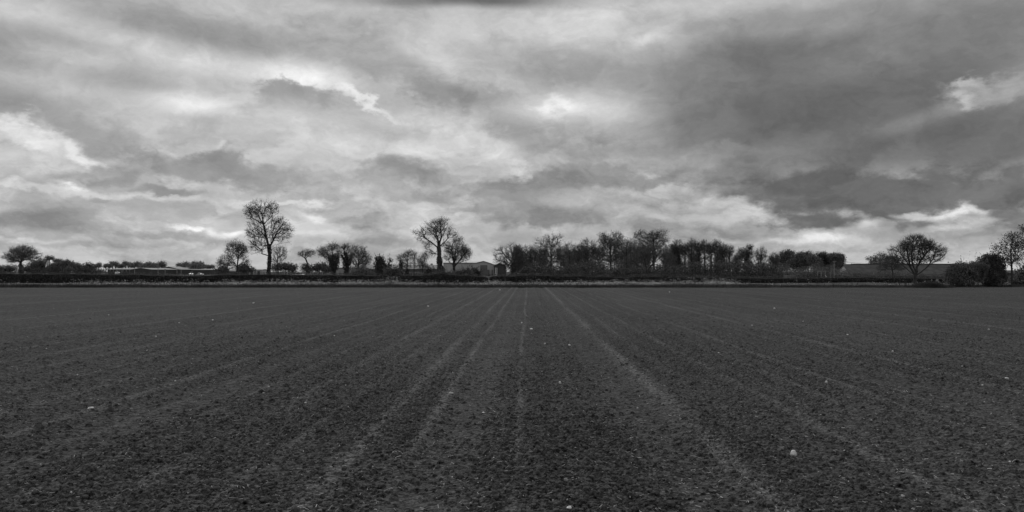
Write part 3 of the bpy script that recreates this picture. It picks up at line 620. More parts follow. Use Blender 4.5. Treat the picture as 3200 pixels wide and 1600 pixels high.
def tree(name, label, cat, Y, trunk_px, lobes_px, att=160, leaf=.12, nleaf=2500, twigs=3, r0=None, ivy=None, seed=1, leafm='leaf', barkm='bark', group=None,
         bf=.30, twl=.6, shell=.15, clump=.18, tipr=.0105, leafs=None, dep=.75, expo=2.3, limbs=()):
    rg = np.random.default_rng(seed); k = Y/F
    tr = [P(a, b, Y) for a, b in trunk_px]; tr[0][2] = 0.0
    for i in range(1, len(tr)): tr[i][1] += rg.normal(0, .12)
    root = empty(name, (tr[0][0], Y, 0), label, cat, group)
    lb = []
    for cx, cy, rx, ry in lobes_px:
        c = P(cx, cy, Y); lb.append((c[0], Y+rg.normal(0, rx*k*.18), c[2], rx*k, rx*k*dep, ry*k))
    lb = sublobes(lb, rg, 3, .4); ap = lobes_points(lb, int(att*2.3), rg, shell)
    size = max((tr[-1][2]), 3.0); step = size*.045
    lim = []
    for l in limbs:
        off_ = rg.normal(0, .28)*size*.1; lim.append([P(a, b, Y)+np.array([0, off_*q_, 0]) for q_, (a, b) in enumerate(l)])
    A, par, nt_ = grow(tr, ap, rg, bf, step, step*.09, lim)
    n = len(A); cnt = np.zeros(n); ch = np.zeros(n, int)
    for i in range(1, n): ch[par[i]] += 1
    rad = np.where(ch == 0, tipr**expo, 0.0)
    for i in range(n-1, 0, -1): rad[par[i]] += rad[i]
    rad = rad**(1/expo)
    if r0:        # scale so that the trunk has the wanted foot
        s = r0*.85/rad[0]; thick = rad/rad[0]; rad = rad*(1+(s-1)*thick**.9)
    rad[0] *= 1.25
    i = np.arange(1, n); a, b = A[par[i]], A[i]; ra, rb = rad[par[i]], rad[i]
    ra = np.minimum(ra, rb*1.9)
    thick = rb > max(r0 or .1, .05)*.3
    v, q = tubes(a[thick], b[thick], ra[thick]*1.02, rb[thick], 7); mesh('trunk', v, q, M[barkm], root, smooth=True)
    V, Q, MI = [], [], []; off = 0
    def push(v, q, mi):
        nonlocal off
        V.append(v); Q.append(q+off); MI.append(np.full(len(q), mi)); off += len(v)
    push(*tubes(a[~thick], b[~thick], ra[~thick], rb[~thick], 4), 0)
    # twigs from every fine node
    fine = i[rb < (tipr*4.2)]; nf = len(fine)*twigs; src = np.repeat(fine, twigs)
    d0 = A[src]-A[par[src]]; d0 /= np.linalg.norm(d0, axis=1, keepdims=True)+1e-9
    d1 = d0+rg.normal(0, .5, (nf, 3)); d1[:, 2] += .3; d1 /= np.linalg.norm(d1, axis=1, keepdims=True)
    Lt = twl*rg.uniform(.4, 1.15, nf); s0 = A[src]-(A[src]-A[par[src]])*rg.random((nf, 1)); m_ = s0+d1*Lt[:, None]*.55
    d2 = d1+rg.normal(0, .3, (nf, 3)); d2 /= np.linalg.norm(d2, axis=1, keepdims=True); e_ = m_+d2*Lt[:, None]*.5
    tr_ = np.full(nf, tipr*.62)
    push(*tubes(s0, m_, tr_, tr_*.8, 3), 0); push(*tubes(m_, e_, tr_*.8, tr_*.4, 3), 0)
    if nleaf:
        att_scale = 1; h = rg.integers(0, nf, nleaf); g = rg.random((nleaf, 1)); c = m_[h]*(1-g)+e_[h]*g+rg.normal(0, clump, (nleaf, 3))*.6
        v, q = leaves(c, rg.uniform(.5, 1.1, nleaf)*leaf*.8, rg); push(v, q, 1)
    mesh('crown', np.concatenate(V), np.concatenate(Q), [M['twig'], M[leafm]], root, mi=np.concatenate(MI))
    if ivy:       # (list of px points, radius px) clothing the trunk
        IV = []; 
        for pts_, w0, w1, nn in ivy:
            p = np.array([P(x_, y_, Y) for x_, y_ in pts_]); seg = np.linalg.norm(np.diff(p, axis=0), axis=1); cs = np.concatenate([[0], np.cumsum(seg)]); t = rg.random(nn)*cs[-1]
            c = np.stack([np.interp(t, cs, p[:, q_]) for q_ in range(3)], 1); w = (w0+(w1-w0)*t/cs[-1])*k*(.65+.7*vnoise(t*2.3, t*0, seed))
            u = rg.normal(size=(nn, 3)); u /= np.linalg.norm(u, axis=1, keepdims=True); IV.append(c+u*(w*rg.random(nn)**.35)[:, None])
        c = np.concatenate(IV); v, q = leaves(c, rg.uniform(.08, .18, len(c))*max(.9, k/.04), rg); mesh('ivy', v, q, M['ivy'], root)
    return root
def bush(name, label, Y, lobes_px, n=3500, leaf=.13, seed=1, m='leaf', cat='bush', group=None, dep=.8, shell=.75, spray=.0):
    rg = np.random.default_rng(seed); k = Y/F
    lb = []
    for cx, cy, rx, ry in lobes_px:
        c = P(cx, cy, Y); lb.append((c[0], Y+rg.normal(0, .1*rx*k), max(c[2], ry*k*.5), rx*k, rx*k*dep, ry*k))
    lb0 = lb; lb = sublobes(lb, rg, 7, .42)
    cx = np.mean([l[0] for l in lb]); root = empty(name, (cx, Y, 0), label, cat, group)
    c = lobes_points(lb, n, rg, shell); c += (rg.normal(size=c.shape))*.1*k/.036
    if Y < 110:
        q_ = lobes_points(lb0, 170, rg, .95); ce = np.array([l[:3] for l in lb0]).mean(0); dv = q_-ce; dv /= np.linalg.norm(dv, axis=1, keepdims=True)+1e-6
        dv = dv*.6+np.array([0, 0, .7])+rg.normal(0, .45, dv.shape); ln_ = rg.uniform(.15, .75, (170, 1)); t_ = np.linspace(0, 1, 14)[None, :, None]
        sp_ = (q_[:, None]+dv[:, None]*ln_[:, None]*t_+np.array([0, 0, -.12])*t_**2).reshape(-1, 3); c = np.concatenate([c, sp_+rg.normal(0, .025, sp_.shape)])
    w = fbm(c[:, 0]*1.7/(k/.04), c[:, 2]*2.1/(k/.04)+c[:, 1], seed, 3); c = c[(w > .38) | (rg.random(len(c)) < .4)]; c[:, 2] = np.abs(c[:, 2])+.02
    v, q = leaves(c, rg.uniform(.55, 1.25, len(c))*leaf, rg)
    # woody inside: stems fanning to the lobes plus an inner mass of twigs
    b = np.tile(np.array([[cx, Y, 0.]]), (40, 1))+rg.normal(0, .2, (40, 3))*np.array([lb[0][3], .3, 0]); e = lobes_points(lb, 40, rg, .2); e[:, 2] = np.abs(e[:, 2])
    b[:, 2] = 0; b[:, 0] = b[:, 0]*.4+e[:, 0]*.6
    v2, q2 = tubes(b, e, np.full(40, .04), np.full(40, .012), 4)
    mesh('foliage', np.concatenate([v, v2]), np.concatenate([q, q2+len(v)]), [M[m], M['twig']], root, mi=np.r_[np.zeros(len(q)), np.ones(len(q2))])
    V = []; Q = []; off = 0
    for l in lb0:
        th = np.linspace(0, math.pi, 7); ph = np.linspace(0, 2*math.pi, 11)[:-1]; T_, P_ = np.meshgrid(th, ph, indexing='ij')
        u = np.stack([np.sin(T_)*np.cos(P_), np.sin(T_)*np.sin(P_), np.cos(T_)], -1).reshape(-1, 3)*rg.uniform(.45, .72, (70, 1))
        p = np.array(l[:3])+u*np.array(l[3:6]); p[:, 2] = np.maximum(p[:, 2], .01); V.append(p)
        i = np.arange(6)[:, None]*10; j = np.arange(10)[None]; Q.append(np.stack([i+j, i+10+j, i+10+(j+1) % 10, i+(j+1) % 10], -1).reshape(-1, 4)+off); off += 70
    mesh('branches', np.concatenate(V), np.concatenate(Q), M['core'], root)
    return root

# --- hedgerow trees in front
tree('ash_tree', 'tallest tree, thin-leaved with a leaning ivy-footed trunk, standing in the left part of the hedge', 'tree', 90,
     [(838, 893), (840, 845), (842, 800), (841, 776), (835, 759), (829, 729), (824, 699), (819, 670), (812, 655)],
     [(812, 660, 46, 36), (785, 668, 26, 18), (855, 650, 22, 18), (800, 730, 34, 22), (775, 735, 12, 20), (880, 720, 32, 40), (893, 725, 22, 25), (870, 690, 22, 14), (800, 775, 30, 14), (805, 760, 30, 10), (850, 730, 22, 28), (852, 694, 18, 16), (808, 705, 22, 18), (783, 700, 16, 10)],
     att=520, leaf=.10, nleaf=7500, twigs=5, r0=.22, seed=21, twl=.55, clump=.12,
     ivy=[([(838, 890), (840, 850), (843, 790), (842, 765)], 7, 5.5, 2600)], dep=.7, bf=.28,
     limbs=[[(841, 776), (854, 766), (874, 759), (897, 757)], [(842, 774), (854, 749), (866, 722), (879, 704), (894, 684)], [(825, 699), (849, 677), (870, 667)], [(824, 700), (792, 682), (769, 666)],
            [(830, 745), (804, 739), (780, 728)], [(835, 769), (804, 768), (782, 762)], [(840, 800), (809, 789), (787, 796)], [(827, 716), (838, 700), (850, 692)], [(834, 752), (850, 722), (858, 712)], [(820, 672), (835, 650)], [(818, 668), (795, 645)]])
tree('tree', 'ivy clad tree with wide forked bare crown, rising from the shaggy hedge at centre left', 'tree', 91,
     [(1373, 893), (1374, 852), (1373, 800), (1373, 773), (1375, 755), (1379, 741), (1377, 720), (1375, 700)],
     [(1380, 712, 36, 30), (1385, 690, 14, 10), (1340, 725, 34, 22), (1303, 728, 16, 9), (1345, 700, 20, 10), (1408, 735, 24, 16), (1335, 765, 20, 14), (1345, 790, 22, 16), (1395, 765, 22, 14), (1365, 700, 24, 12), (1368, 735, 26, 20), (1320, 745, 20, 10)],
     att=330, leaf=.09, nleaf=3600, twigs=4, r0=.2, seed=22, twl=.55, clump=.1,
     ivy=[([(1373, 880), (1374, 830), (1373, 790), (1371, 772)], 10, 8.5, 3200), ([(1370, 775), (1368, 745)], 5, 2, 300)], bf=.26,
     limbs=[[(1367, 773), (1345, 755), (1327, 743), (1311, 733), (1292, 726)], [(1371, 765), (1368, 747), (1359, 720), (1341, 704)], [(1374, 770), (1393, 753), (1413, 730)], [(1378, 735), (1396, 715)], [(1327, 743), (1316, 715)], [(1345, 755), (1338, 775)], [(1374, 795), (1350, 792), (1335, 786)]])
tree('tree', 'round bushy tree touching the right side of the ivy clad forked tree', 'tree', 100,
     [(1420, 880), (1420, 845), (1417, 822), (1420, 800), (1425, 780)],
     [(1432, 788, 34, 30), (1455, 795, 18, 26), (1430, 755, 16, 14), (1400, 790, 16, 24)],
     att=250, leaf=.11, nleaf=6500, twigs=4, r0=.16, seed=23, leafm='leaf', limbs=[[(1418, 832), (1405, 819), (1389, 809)], [(1419, 834), (1434, 817), (1454, 791)], [(1418, 815), (1411, 781)], [(1428, 824), (1450, 815)]], ivy=[([(1420, 870), (1418, 825)], 6, 5, 500), ([(1418, 825), (1424, 800)], 5, 3, 300)])
tree('bare_tree', 'big spreading bare tree rising in front of the long tiled barn', 'tree', 86.2,
     [(2861, 889), (2861, 875), (2860, 862), (2863, 848), (2864, 837), (2867, 809), (2870, 782)],
     [(2862, 775, 46, 42), (2830, 790, 38, 34), (2795, 785, 18, 16), (2915, 790, 38, 30), (2940, 785, 20, 20), (2900, 765, 26, 16), (2800, 810, 24, 20), (2862, 746, 30, 14), (2892, 772, 24, 22), (2828, 765, 22, 18), (2875, 810, 30, 16), (2840, 815, 30, 14), (2900, 760, 22, 12)],
     att=760, leaf=.06, nleaf=2200, twigs=5, r0=.2, seed=24, twl=.5, barkm='bark_pale', bf=.38, clump=.08, tipr=.011,
     limbs=[[(2861, 862), (2845, 833), (2821, 796), (2804, 774)], [(2860, 860), (2842, 848), (2810, 822), (2795, 812)], [(2862, 862), (2886, 843), (2900, 830), (2913, 809), (2922, 782)], [(2864, 837), (2877, 813), (2893, 792), (2907, 775)],
            [(2862, 850), (2851, 823), (2850, 796), (2855, 768)], [(2900, 830), (2925, 815), (2942, 800)], [(2845, 833), (2838, 800), (2835, 775)]])
tree('field_maple', 'airy tree with scattered dark leaves beside the big bush at the right edge', 'tree', 84,
     [(3163, 893), (3163, 850), (3160, 810), (3157, 780), (3160, 755)],
     [(3160, 765, 34, 30), (3168, 742, 20, 15), (3128, 780, 24, 16), (3150, 810, 36, 18), (3185, 790, 26, 34), (3113, 778, 8, 8)],
     att=230, leaf=.16, nleaf=2700, twigs=2, r0=.11, seed=25, leafm='ivy', clump=.14)
tree('tree', 'leafy branches of a tree mostly cut off by the right edge of the picture', 'tree', 80,
     [(3262, 905), (3258, 850), (3250, 800), (3245, 760)],
     [(3240, 745, 48, 40), (3215, 715, 24, 12), (3220, 775, 30, 20), (3250, 700, 40, 20)],
     att=200, leaf=.16, nleaf=2600, twigs=2, r0=.2, seed=26, leafm='ivy', clump=.14)
bush('bush', 'low broad dark bush at the end of the right hedge', 84.5, [(2975, 872, 20, 20), (3062, 850, 22, 34), (3012, 858, 48, 36), (2992, 862, 28, 32), (3035, 846, 34, 28), (3000, 838, 26, 18), (3045, 836, 26, 16)], n=26000, leaf=.115, seed=31, m='leaf', group='dense bushes at the right edge')
bush('bush', 'taller dark bush between the low broad bush and the airy tree', 85.5, [(3095, 850, 38, 44), (3082, 818, 26, 20), (3110, 870, 34, 26), (3118, 830, 24, 28), (3098, 804, 22, 12)], n=27000, leaf=.115, seed=32, m='hedge', group='dense bushes at the right edge')
bush('bush', 'dark low bush at the extreme right edge behind the airy tree trunk', 92, [(3200, 865, 26, 28), (3180, 880, 30, 12), (3215, 855, 26, 30)], n=4500, leaf=.15, seed=33, m='leaf', group='dense bushes at the right edge')
# mound of rough grass jutting into the field
def mound():
    rg = np.random.default_rng(8); n = 9000
    u = rg.random(n)*2*math.pi; r = np.sqrt(rg.random(n)); x = (2902-1600)/F*80.5+np.cos(u)*r*1.75; y = 80.3+np.sin(u)*r*1.5
    hh = (.2+.45*(1-r**2))*rg.uniform(.6, 1.15, n); v, q = blades(x, y, hh, rg.uniform(.01, .022, n), rg.uniform(.1, .7, n), rg)
    tag(mesh('grass_mound', v, q, M['grass']), 'shaggy tuft of tall grass jutting into the soil below the bare tree', 'grass tuft')
mound()

# --- second line of trees behind the left and centre hedge
tree('tree', 'neat round-headed tree with a low left limb, left of the tallest tree', 'tree', 120,
     [(744, 880), (743, 850), (742, 825), (745, 800), (742, 785)],
     [(738, 782, 34, 30), (755, 790, 24, 26), (722, 772, 16, 12), (706, 815, 24, 18), (690, 828, 14, 14), (770, 825, 16, 12), (720, 830, 26, 12)],
     att=320, leaf=.12, nleaf=9500, twigs=4, r0=.17, seed=41, twl=.6)
tree('ash_tree', 'slight upright young ash half hidden behind the tallest tree, on its right', 'tree', 112,
     [(870, 880), (869, 840), (868, 810), (866, 790)], [(868, 800, 30, 30), (885, 790, 16, 20), (855, 825, 18, 18), (880, 775, 12, 10)],
     att=150, leaf=.12, nleaf=1500, twigs=2, r0=.09, seed=42)
tree('tree', 'small fan-topped tree alone on the skyline right of the tallest tree', 'tree', 130,
     [(959, 880), (959, 845), (960, 822), (956, 810)], [(950, 793, 20, 12), (972, 792, 18, 12), (940, 796, 10, 6), (962, 786, 16, 7), (948, 828, 14, 6)],
     att=150, leaf=.11, nleaf=1700, twigs=3, r0=.16, seed=43, twl=.4)
bush('shrub', 'dark shrub mass between the young ash and the bright gap in the trees', 165, [(868, 838, 24, 14), (895, 836, 26, 14), (915, 840, 16, 14), (880, 832, 14, 10)], n=4200, leaf=.22, seed=44, m='leaf')
bush('shrub', 'rounded dark shrub row right of the bright gap, behind the fan-topped tree', 170, [(958, 840, 18, 14), (985, 838, 16, 14), (1002, 833, 18, 13), (1025, 842, 20, 12)], n=4200, leaf=.22, seed=45, m='leaf')
tree('tree', 'crooked ivy clad tree with crown swept to the left, nearest the pale farm wall', 'tree', 108,
     [(1044, 885), (1044, 840), (1045, 815), (1040, 795), (1036, 780)], [(1037, 775, 18, 12), (1010, 788, 16, 14), (1045, 770, 12, 10), (1022, 797, 18, 12), (1055, 800, 12, 18), (1035, 812, 20, 14)],
     att=190, leaf=.13, nleaf=3600, twigs=3, r0=.19, seed=46, ivy=[([(1044, 870), (1044, 838)], 6, 6, 700), ([(1044, 838), (1046, 803)], 16, 13, 2200), ([(1044, 835), (1026, 805)], 5, 3, 500)])
tree('tree', 'many-limbed ivy clad tree with thin top, second from the pale farm wall', 'tree', 110,
     [(1082, 885), (1083, 845), (1084, 820), (1079, 795), (1076, 782)], [(1076, 778, 18, 12), (1060, 790, 10, 16), (1096, 790, 14, 18), (1080, 770, 16, 7), (1085, 808, 22, 18)],
     att=170, leaf=.11, nleaf=2000, twigs=3, r0=.2, seed=47, ivy=[([(1082, 870), (1083, 835)], 8, 8, 900), ([(1083, 838), (1082, 800), (1078, 790)], 13, 6, 1700), ([(1088, 830), (1100, 795)], 5, 4, 900), ([(1080, 820), (1067, 796)], 4, 3, 400)])
tree('ash_tree', 'loose multi-stemmed tree with wispy upright shoots beside the ivy stump', 'tree', 106,
     [(1118, 885), (1119, 850), (1120, 825), (1122, 805)], [(1120, 800, 30, 30), (1140, 810, 22, 24), (1110, 780, 14, 12), (1132, 780, 14, 12), (1150, 815, 12, 12), (1120, 828, 28, 16)],
     att=240, leaf=.13, nleaf=2600, twigs=3, r0=.12, seed=48, bf=.45)
bush('tree', 'squat ivy smothered stump like a dark column, with a leaning arm to its right', 104, [(1187, 815, 13, 14), (1190, 838, 17, 18), (1186, 856, 16, 14), (1190, 826, 14, 14), (1207, 838, 8, 8), (1215, 826, 6, 8), (1220, 815, 7, 5)], n=5200, leaf=.14, seed=49, m='ivy', cat='tree')
tree('tree', 'thin pointed tree with ivy on its left foot, right of the ivy stump', 'tree', 112,
     [(1272, 885), (1272, 845), (1273, 815), (1276, 795)], [(1273, 803, 18, 18), (1280, 790, 10, 9), (1255, 812, 16, 14), (1245, 805, 8, 6), (1270, 830, 18, 14)],
     att=170, leaf=.11, nleaf=1400, twigs=3, r0=.09, seed=50, ivy=[([(1250, 870), (1254, 820)], 10, 6, 1500), ([(1272, 870), (1272, 845)], 9, 7, 900)])
tree('ash_tree', 'very slender sapling between two small trees left of the forked ivy tree', 'tree', 112, [(1294, 885), (1294, 835), (1295, 812)], [(1295, 805, 8, 18), (1297, 795, 6, 8), (1295, 828, 8, 14)], att=60, leaf=.1, nleaf=350, twigs=3, r0=.06, seed=51)
tree('ash_tree', 'open small tree close to the left of the forked ivy tree', 'tree', 114, [(1322, 885), (1321, 845), (1320, 820)], [(1320, 812, 16, 20), (1330, 800, 12, 10), (1310, 820, 10, 14), (1322, 834, 18, 12)], att=140, leaf=.11, nleaf=1300, twigs=3, r0=.09, seed=52)
bush('bush', 'small rounded dark bush in front of the grey warehouse wall', 102, [(1482, 851, 13, 9), (1478, 856, 17, 9), (1488, 858, 14, 8)], n=2600, leaf=.12, seed=53, m='ivy')
bush('bush', 'dark rounded bush left of the forked ivy tree trunk', 103, [(1345, 853, 12, 12), (1340, 860, 15, 8)], n=2400, leaf=.12, seed=54, m='ivy')
bush('shrub', 'tangled shrub under the wispy multi-stemmed tree', 101, [(1120, 858, 26, 14), (1140, 853, 20, 14), (1100, 862, 20, 8), (1155, 860, 18, 8)], n=3600, leaf=.11, seed=55, m='leaf')
bush('shrub', 'shrub filling the gap in the hedge beside the ivy stump', 95, [(1226, 858, 14, 14), (1215, 850, 16, 10), (1240, 850, 14, 8)], n=2800, leaf=.12, seed=56, m='leaf')
bush('shrub', 'leafy shrub at the foot of the round bushy tree', 99, [(1450, 858, 22, 12), (1430, 860, 20, 9), (1465, 852, 12, 10)], n=3000, leaf=.12, seed=57, m='leaf')
bush('shrub', 'brambly shrub wrapped round the foot of the forked ivy tree', 89, [(1372, 862, 26, 18), (1352, 870, 22, 14), (1398, 868, 22, 14)], n=4200, leaf=.11, seed=58, m='hedge')

# --- far left
tree('tree', 'broad dome-crowned tree at the far left edge above the shrubs', 'tree', 175,
     [(66, 880), (66, 845), (66, 825), (66, 815)], [(70, 795, 40, 24), (50, 800, 30, 22), (95, 798, 26, 22), (72, 780, 30, 14), (22, 802, 16, 12), (122, 802, 12, 12), (30, 815, 20, 8)],
     att=420, leaf=.16, nleaf=8500, twigs=3, r0=.3, seed=61, twl=.7, bf=.45, tipr=.016, ivy=[([(66, 860), (66, 828)], 6, 8, 1200)])
for i, (lb, lob, n_, mm_) in enumerate([
    ('low dark scrub at the extreme left, below the dome-crowned tree', [(0, 845, 30, 14), (30, 842, 26, 12), (-40, 842, 30, 14)], 4200, 'leaf'),
    ('rounded dark shrub directly right of the dome-crowned tree', [(108, 836, 24, 20), (130, 826, 20, 16), (90, 842, 24, 12), (125, 845, 26, 10)], 5200, 'leaf'),
    ('dark dense shrub in the middle of the left scrub belt', [(170, 840, 22, 16), (185, 832, 20, 14), (160, 845, 24, 10)], 4200, 'leaf'),
    ('feathery-topped dark shrub with a spiky outline in the left scrub belt', [(208, 828, 14, 14), (222, 830, 14, 12), (200, 842, 20, 12)], 4200, 'leaf'),
    ('smooth sloping dark shrub left of the conical one', [(238, 838, 22, 14), (255, 845, 26, 10)], 3200, 'leaf'),
    ('conical dark shrub ending the left scrub belt before the farm sheds', [(276, 834, 15, 14), (280, 842, 22, 10), (300, 848, 26, 5)], 3200, 'leaf'),
    ('pale grey rounded shrub low in front of the left scrub belt', [(213, 844, 9, 7)], 900, 'leaf_light')]):
    bush('shrub', lb, 172 if i < 6 else 150, lob, n=int(n_*2), leaf=.17, seed=70+i, m=mm_, group='shrubs in the left scrub belt')
tree('tree', 'umbrella-topped small tree in the left scrub belt', 'tree', 178, [(154, 870), (154, 830), (153, 815)], [(153, 808, 14, 6), (146, 812, 8, 5), (178, 816, 14, 6)], att=120, leaf=.2, nleaf=1800, twigs=2, r0=.15, seed=78, tipr=.016)

# --- the copse, from left to right
ORD = ['first', 'second', 'third', 'fourth', 'fifth', 'sixth', 'seventh', 'eighth', 'ninth', 'tenth', 'eleventh', 'twelfth', 'thirteenth', 'fourteenth', 'fifteenth', 'sixteenth',
       'seventeenth', 'eighteenth', 'nineteenth', 'twentieth', 'twenty-first', 'twenty-second', 'twenty-third', 'twenty-fourth', 'twenty-fifth', 'twenty-sixth', 'twenty-seventh', 'twenty-eighth']
def cop(lb, tx, top, rx, ry, seed, Y=140, nl=2200, att=150, leafm='leaf', name='tree', ivy=None, extra=(), r0=.16, leaf=.13, bare=False, low=1.9, tw=3, group='trees of the copse', bf=.34, limbs=()):
    cy = top+ry; nl = int(nl*3.2); att = int(att*1.25); lob = [(tx, cy, rx, ry), (tx-rx*.35, cy+ry*.5, rx*.7, ry*.8), (tx+rx*.4, cy+ry*.6, rx*.6, ry*.8), (tx, cy+ry*low, rx*.75, ry*.9), (tx+rx*.2, min(cy+ry*2.6, 832), rx*.8, ry*.6)]+list(extra)
    return tree(name, lb, 'tree', Y, [(tx+2, 885), (tx+1, 850), (tx, 0.5*(850+cy)), (tx, cy)], lob, att=att, leaf=leaf, nleaf=nl, twigs=tw, r0=r0, seed=seed, leafm=leafm, ivy=ivy, group=group, bf=bf, tipr=.014, twl=.7, limbs=limbs)
cop('bare dome-shaped tree with curving limbs at the left end of the copse', 1600, 758, 42, 40, 101, Y=120, nl=500, att=260, name='bare_tree', leaf=.07, extra=[(1565, 800, 26, 30), (1550, 822, 14, 14), (1632, 800, 26, 34)], r0=.2, low=1.0, tw=4, bf=.4, limbs=[[(1601, 832), (1571, 817), (1549, 811)], [(1600, 820), (1579, 801), (1563, 777)], [(1600, 815), (1601, 791), (1593, 769)], [(1601, 825), (1617, 801), (1628, 780)]])
cop('conical ivy covered tree right against the bare dome-shaped tree', 1617, 768, 18, 24, 102, Y=126, nl=2600, leafm='ivy', ivy=[([(1617, 860), (1617, 780)], 20, 10, 3600)])
cop('grey feathery tree between the conical ivy tree and the tall rounded tree', 1657, 768, 24, 26, 103, nl=3200, ivy=[([(1657, 850), (1658, 785)], 9, 5, 700)])
cop('tall wide tree with a rounded twiggy head, first high point of the copse', 1722, 729, 36, 34, 104, nl=4200, att=300, extra=[(1690, 775, 24, 26), (1755, 790, 18, 30), (1720, 800, 40, 24), (1745, 745, 14, 14)], r0=.22)
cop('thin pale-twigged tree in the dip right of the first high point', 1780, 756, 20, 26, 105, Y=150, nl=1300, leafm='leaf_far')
cop('slender twiggy tree in the copse just before the middle pair', 1806, 765, 16, 24, 106, Y=135, nl=1500)
cop('bushy-headed tree with dark ivy low on its stem, left of the flat-topped tree', 1838, 746, 30, 28, 107, nl=3200, att=220, ivy=[([(1830, 855), (1828, 790)], 10, 7, 1600)])
cop('tall flat-topped tree with small dark leaf clusters in the middle of the copse', 1908, 723, 38, 26, 108, nl=3800, att=320, leaf=.15, extra=[(1885, 750, 20, 24), (1932, 750, 20, 28), (1905, 790, 36, 30)], r0=.24)
cop('narrow tree in the notch between flat-topped and tallest copse trees', 1958, 742, 20, 28, 109, Y=150, nl=1500)
cop('highest tree of the copse with two leafy top clumps', 2042, 718, 20, 15, 110, nl=3400, att=330, leafm='leaf', extra=[(2070, 730, 18, 16), (2000, 735, 22, 18), (2040, 755, 46, 26), (2025, 790, 44, 30)], r0=.26, leaf=.15)
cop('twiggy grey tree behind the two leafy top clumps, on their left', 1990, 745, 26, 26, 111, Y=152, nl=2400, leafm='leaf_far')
cop('dark dense-headed tree right of the highest copse tree', 2118, 749, 24, 26, 112, nl=3600, leafm='ivy', ivy=[([(2116, 860), (2118, 790)], 12, 9, 2200)])
for i, (tx, tp_) in enumerate([(2140, 764), (2160, 748), (2184, 757), (2202, 752), (2222, 760), (2241, 751), (2260, 764), (2279, 770)]):
    cop('slim ivy-stemmed tree, %s from left in the close row right in the copse' % ORD[i], tx, tp_, 15, 16, 120+i, Y=138+(i*5 % 9), nl=1300, att=90, leafm='leaf' if i % 2 else 'ivy', group='slim trees in a close row', r0=.1, low=1.3,
        ivy=[([(tx, 860), (tx, 800)], 4+(i*3 % 4), 2, 420)], tw=3)
cop('low light tree filling the gap right of the slim row', 2303, 795, 14, 14, 130, nl=900, leafm='leaf_light')
cop('dark broken-crowned tree left of the fan-shaped bare tree', 2335, 770, 20, 22, 131, Y=130, nl=2600, leafm='ivy', extra=[(2345, 772, 10, 7), (2315, 795, 14, 18)], ivy=[([(2333, 860), (2335, 785)], 10, 7, 1500)])
cop('fan-shaped bare tree with upswept twigs between dark trees', 2378, 772, 20, 24, 132, Y=134, nl=500, att=170, name='bare_tree', leaf=.07, tw=4, bf=.5)
cop('spotty-leaved small tree where the copse meets the leafy wood', 2418, 790, 16, 18, 133, Y=150, nl=2000)
for i, (tx, tp_, rx) in enumerate([(1640, 790, 26), (1690, 775, 24), (1762, 772, 24), (1795, 780, 24), (1820, 772, 22), (1868, 762, 26), (1940, 764, 26), (1972, 768, 22), (2012, 770, 24), (2085, 764, 26), (2100, 775, 20), (2172, 775, 20), (2250, 780, 18)]):
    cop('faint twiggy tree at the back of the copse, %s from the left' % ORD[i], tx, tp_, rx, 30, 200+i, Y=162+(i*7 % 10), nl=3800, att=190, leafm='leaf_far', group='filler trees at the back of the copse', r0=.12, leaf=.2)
# leaf-covered trees towards the pole
for i, (lb, lob, Y, mm_, nn) in enumerate([
    ('leafy tree with a flat cap rising above its neighbours, left part of the leafy wood', [(2457, 795, 22, 15), (2455, 815, 34, 22), (2440, 835, 26, 14), (2470, 792, 14, 8)], 215, 'leaf', 6500),
    ('broad mid-grey leafy tree in the middle of the leafy wood', [(2505, 812, 36, 22), (2520, 800, 26, 14), (2490, 830, 36, 18), (2535, 820, 24, 20)], 212, 'leaf', 7500),
    ('lighter rounded leafy tree in front of the dark one, leafy wood', [(2545, 815, 20, 14), (2552, 826, 18, 12), (2535, 806, 14, 8)], 205, 'leaf_light', 3200),
    ('darkest tall leafy tree behind the lighter rounded one', [(2565, 802, 24, 15), (2585, 812, 26, 20), (2580, 835, 28, 18)], 218, 'ivy', 5600),
    ('rounded leafy tree behind the utility pole, right end of the leafy wood', [(2610, 808, 26, 18), (2625, 812, 16, 18), (2615, 832, 26, 16)], 216, 'leaf', 5600),
    ('small blossoming pale tree low in front of the leafy wood', [(2548, 832, 10, 6)], 190, 'leaf_light', 900),
    ('small rounded pale tree just left of the utility pole', [(2592, 838, 9, 8), (2588, 842, 7, 5)], 205, 'leaf_light', 900),
    ('wispy small tree between the leafy wood and the barn', [(2643, 842, 14, 12), (2655, 848, 14, 10)], 214, 'leaf', 1600)]):
    bush('leafy_tree', lb, Y, lob, n=int(nn*2.4), leaf=.21 if nn > 2000 else .15, seed=140+i, m=mm_, cat='tree', group='leafy trees behind the pole', shell=.6)
tree('leafy_tree', 'soft leafy tree rising behind the left half of the barn roof', 'tree', 230, [(2745, 870), (2745, 835), (2750, 815)],
     [(2755, 806, 28, 14), (2730, 812, 18, 10), (2785, 812, 22, 14), (2750, 822, 36, 10), (2725, 822, 10, 5)], att=150, leaf=.34, nleaf=5200, twigs=2, r0=.25, seed=150, tipr=.02, clump=.5)
tree('bare_tree', 'thin grey tree in front of the barn, just left of the big bare tree', 'tree', 150, [(2790, 880), (2788, 850), (2785, 830)],
     [(2785, 822, 26, 22), (2760, 835, 20, 16), (2810, 830, 20, 20), (2790, 805, 16, 12)], att=200, leaf=.12, nleaf=1500, twigs=3, r0=.14, seed=151, tipr=.014)
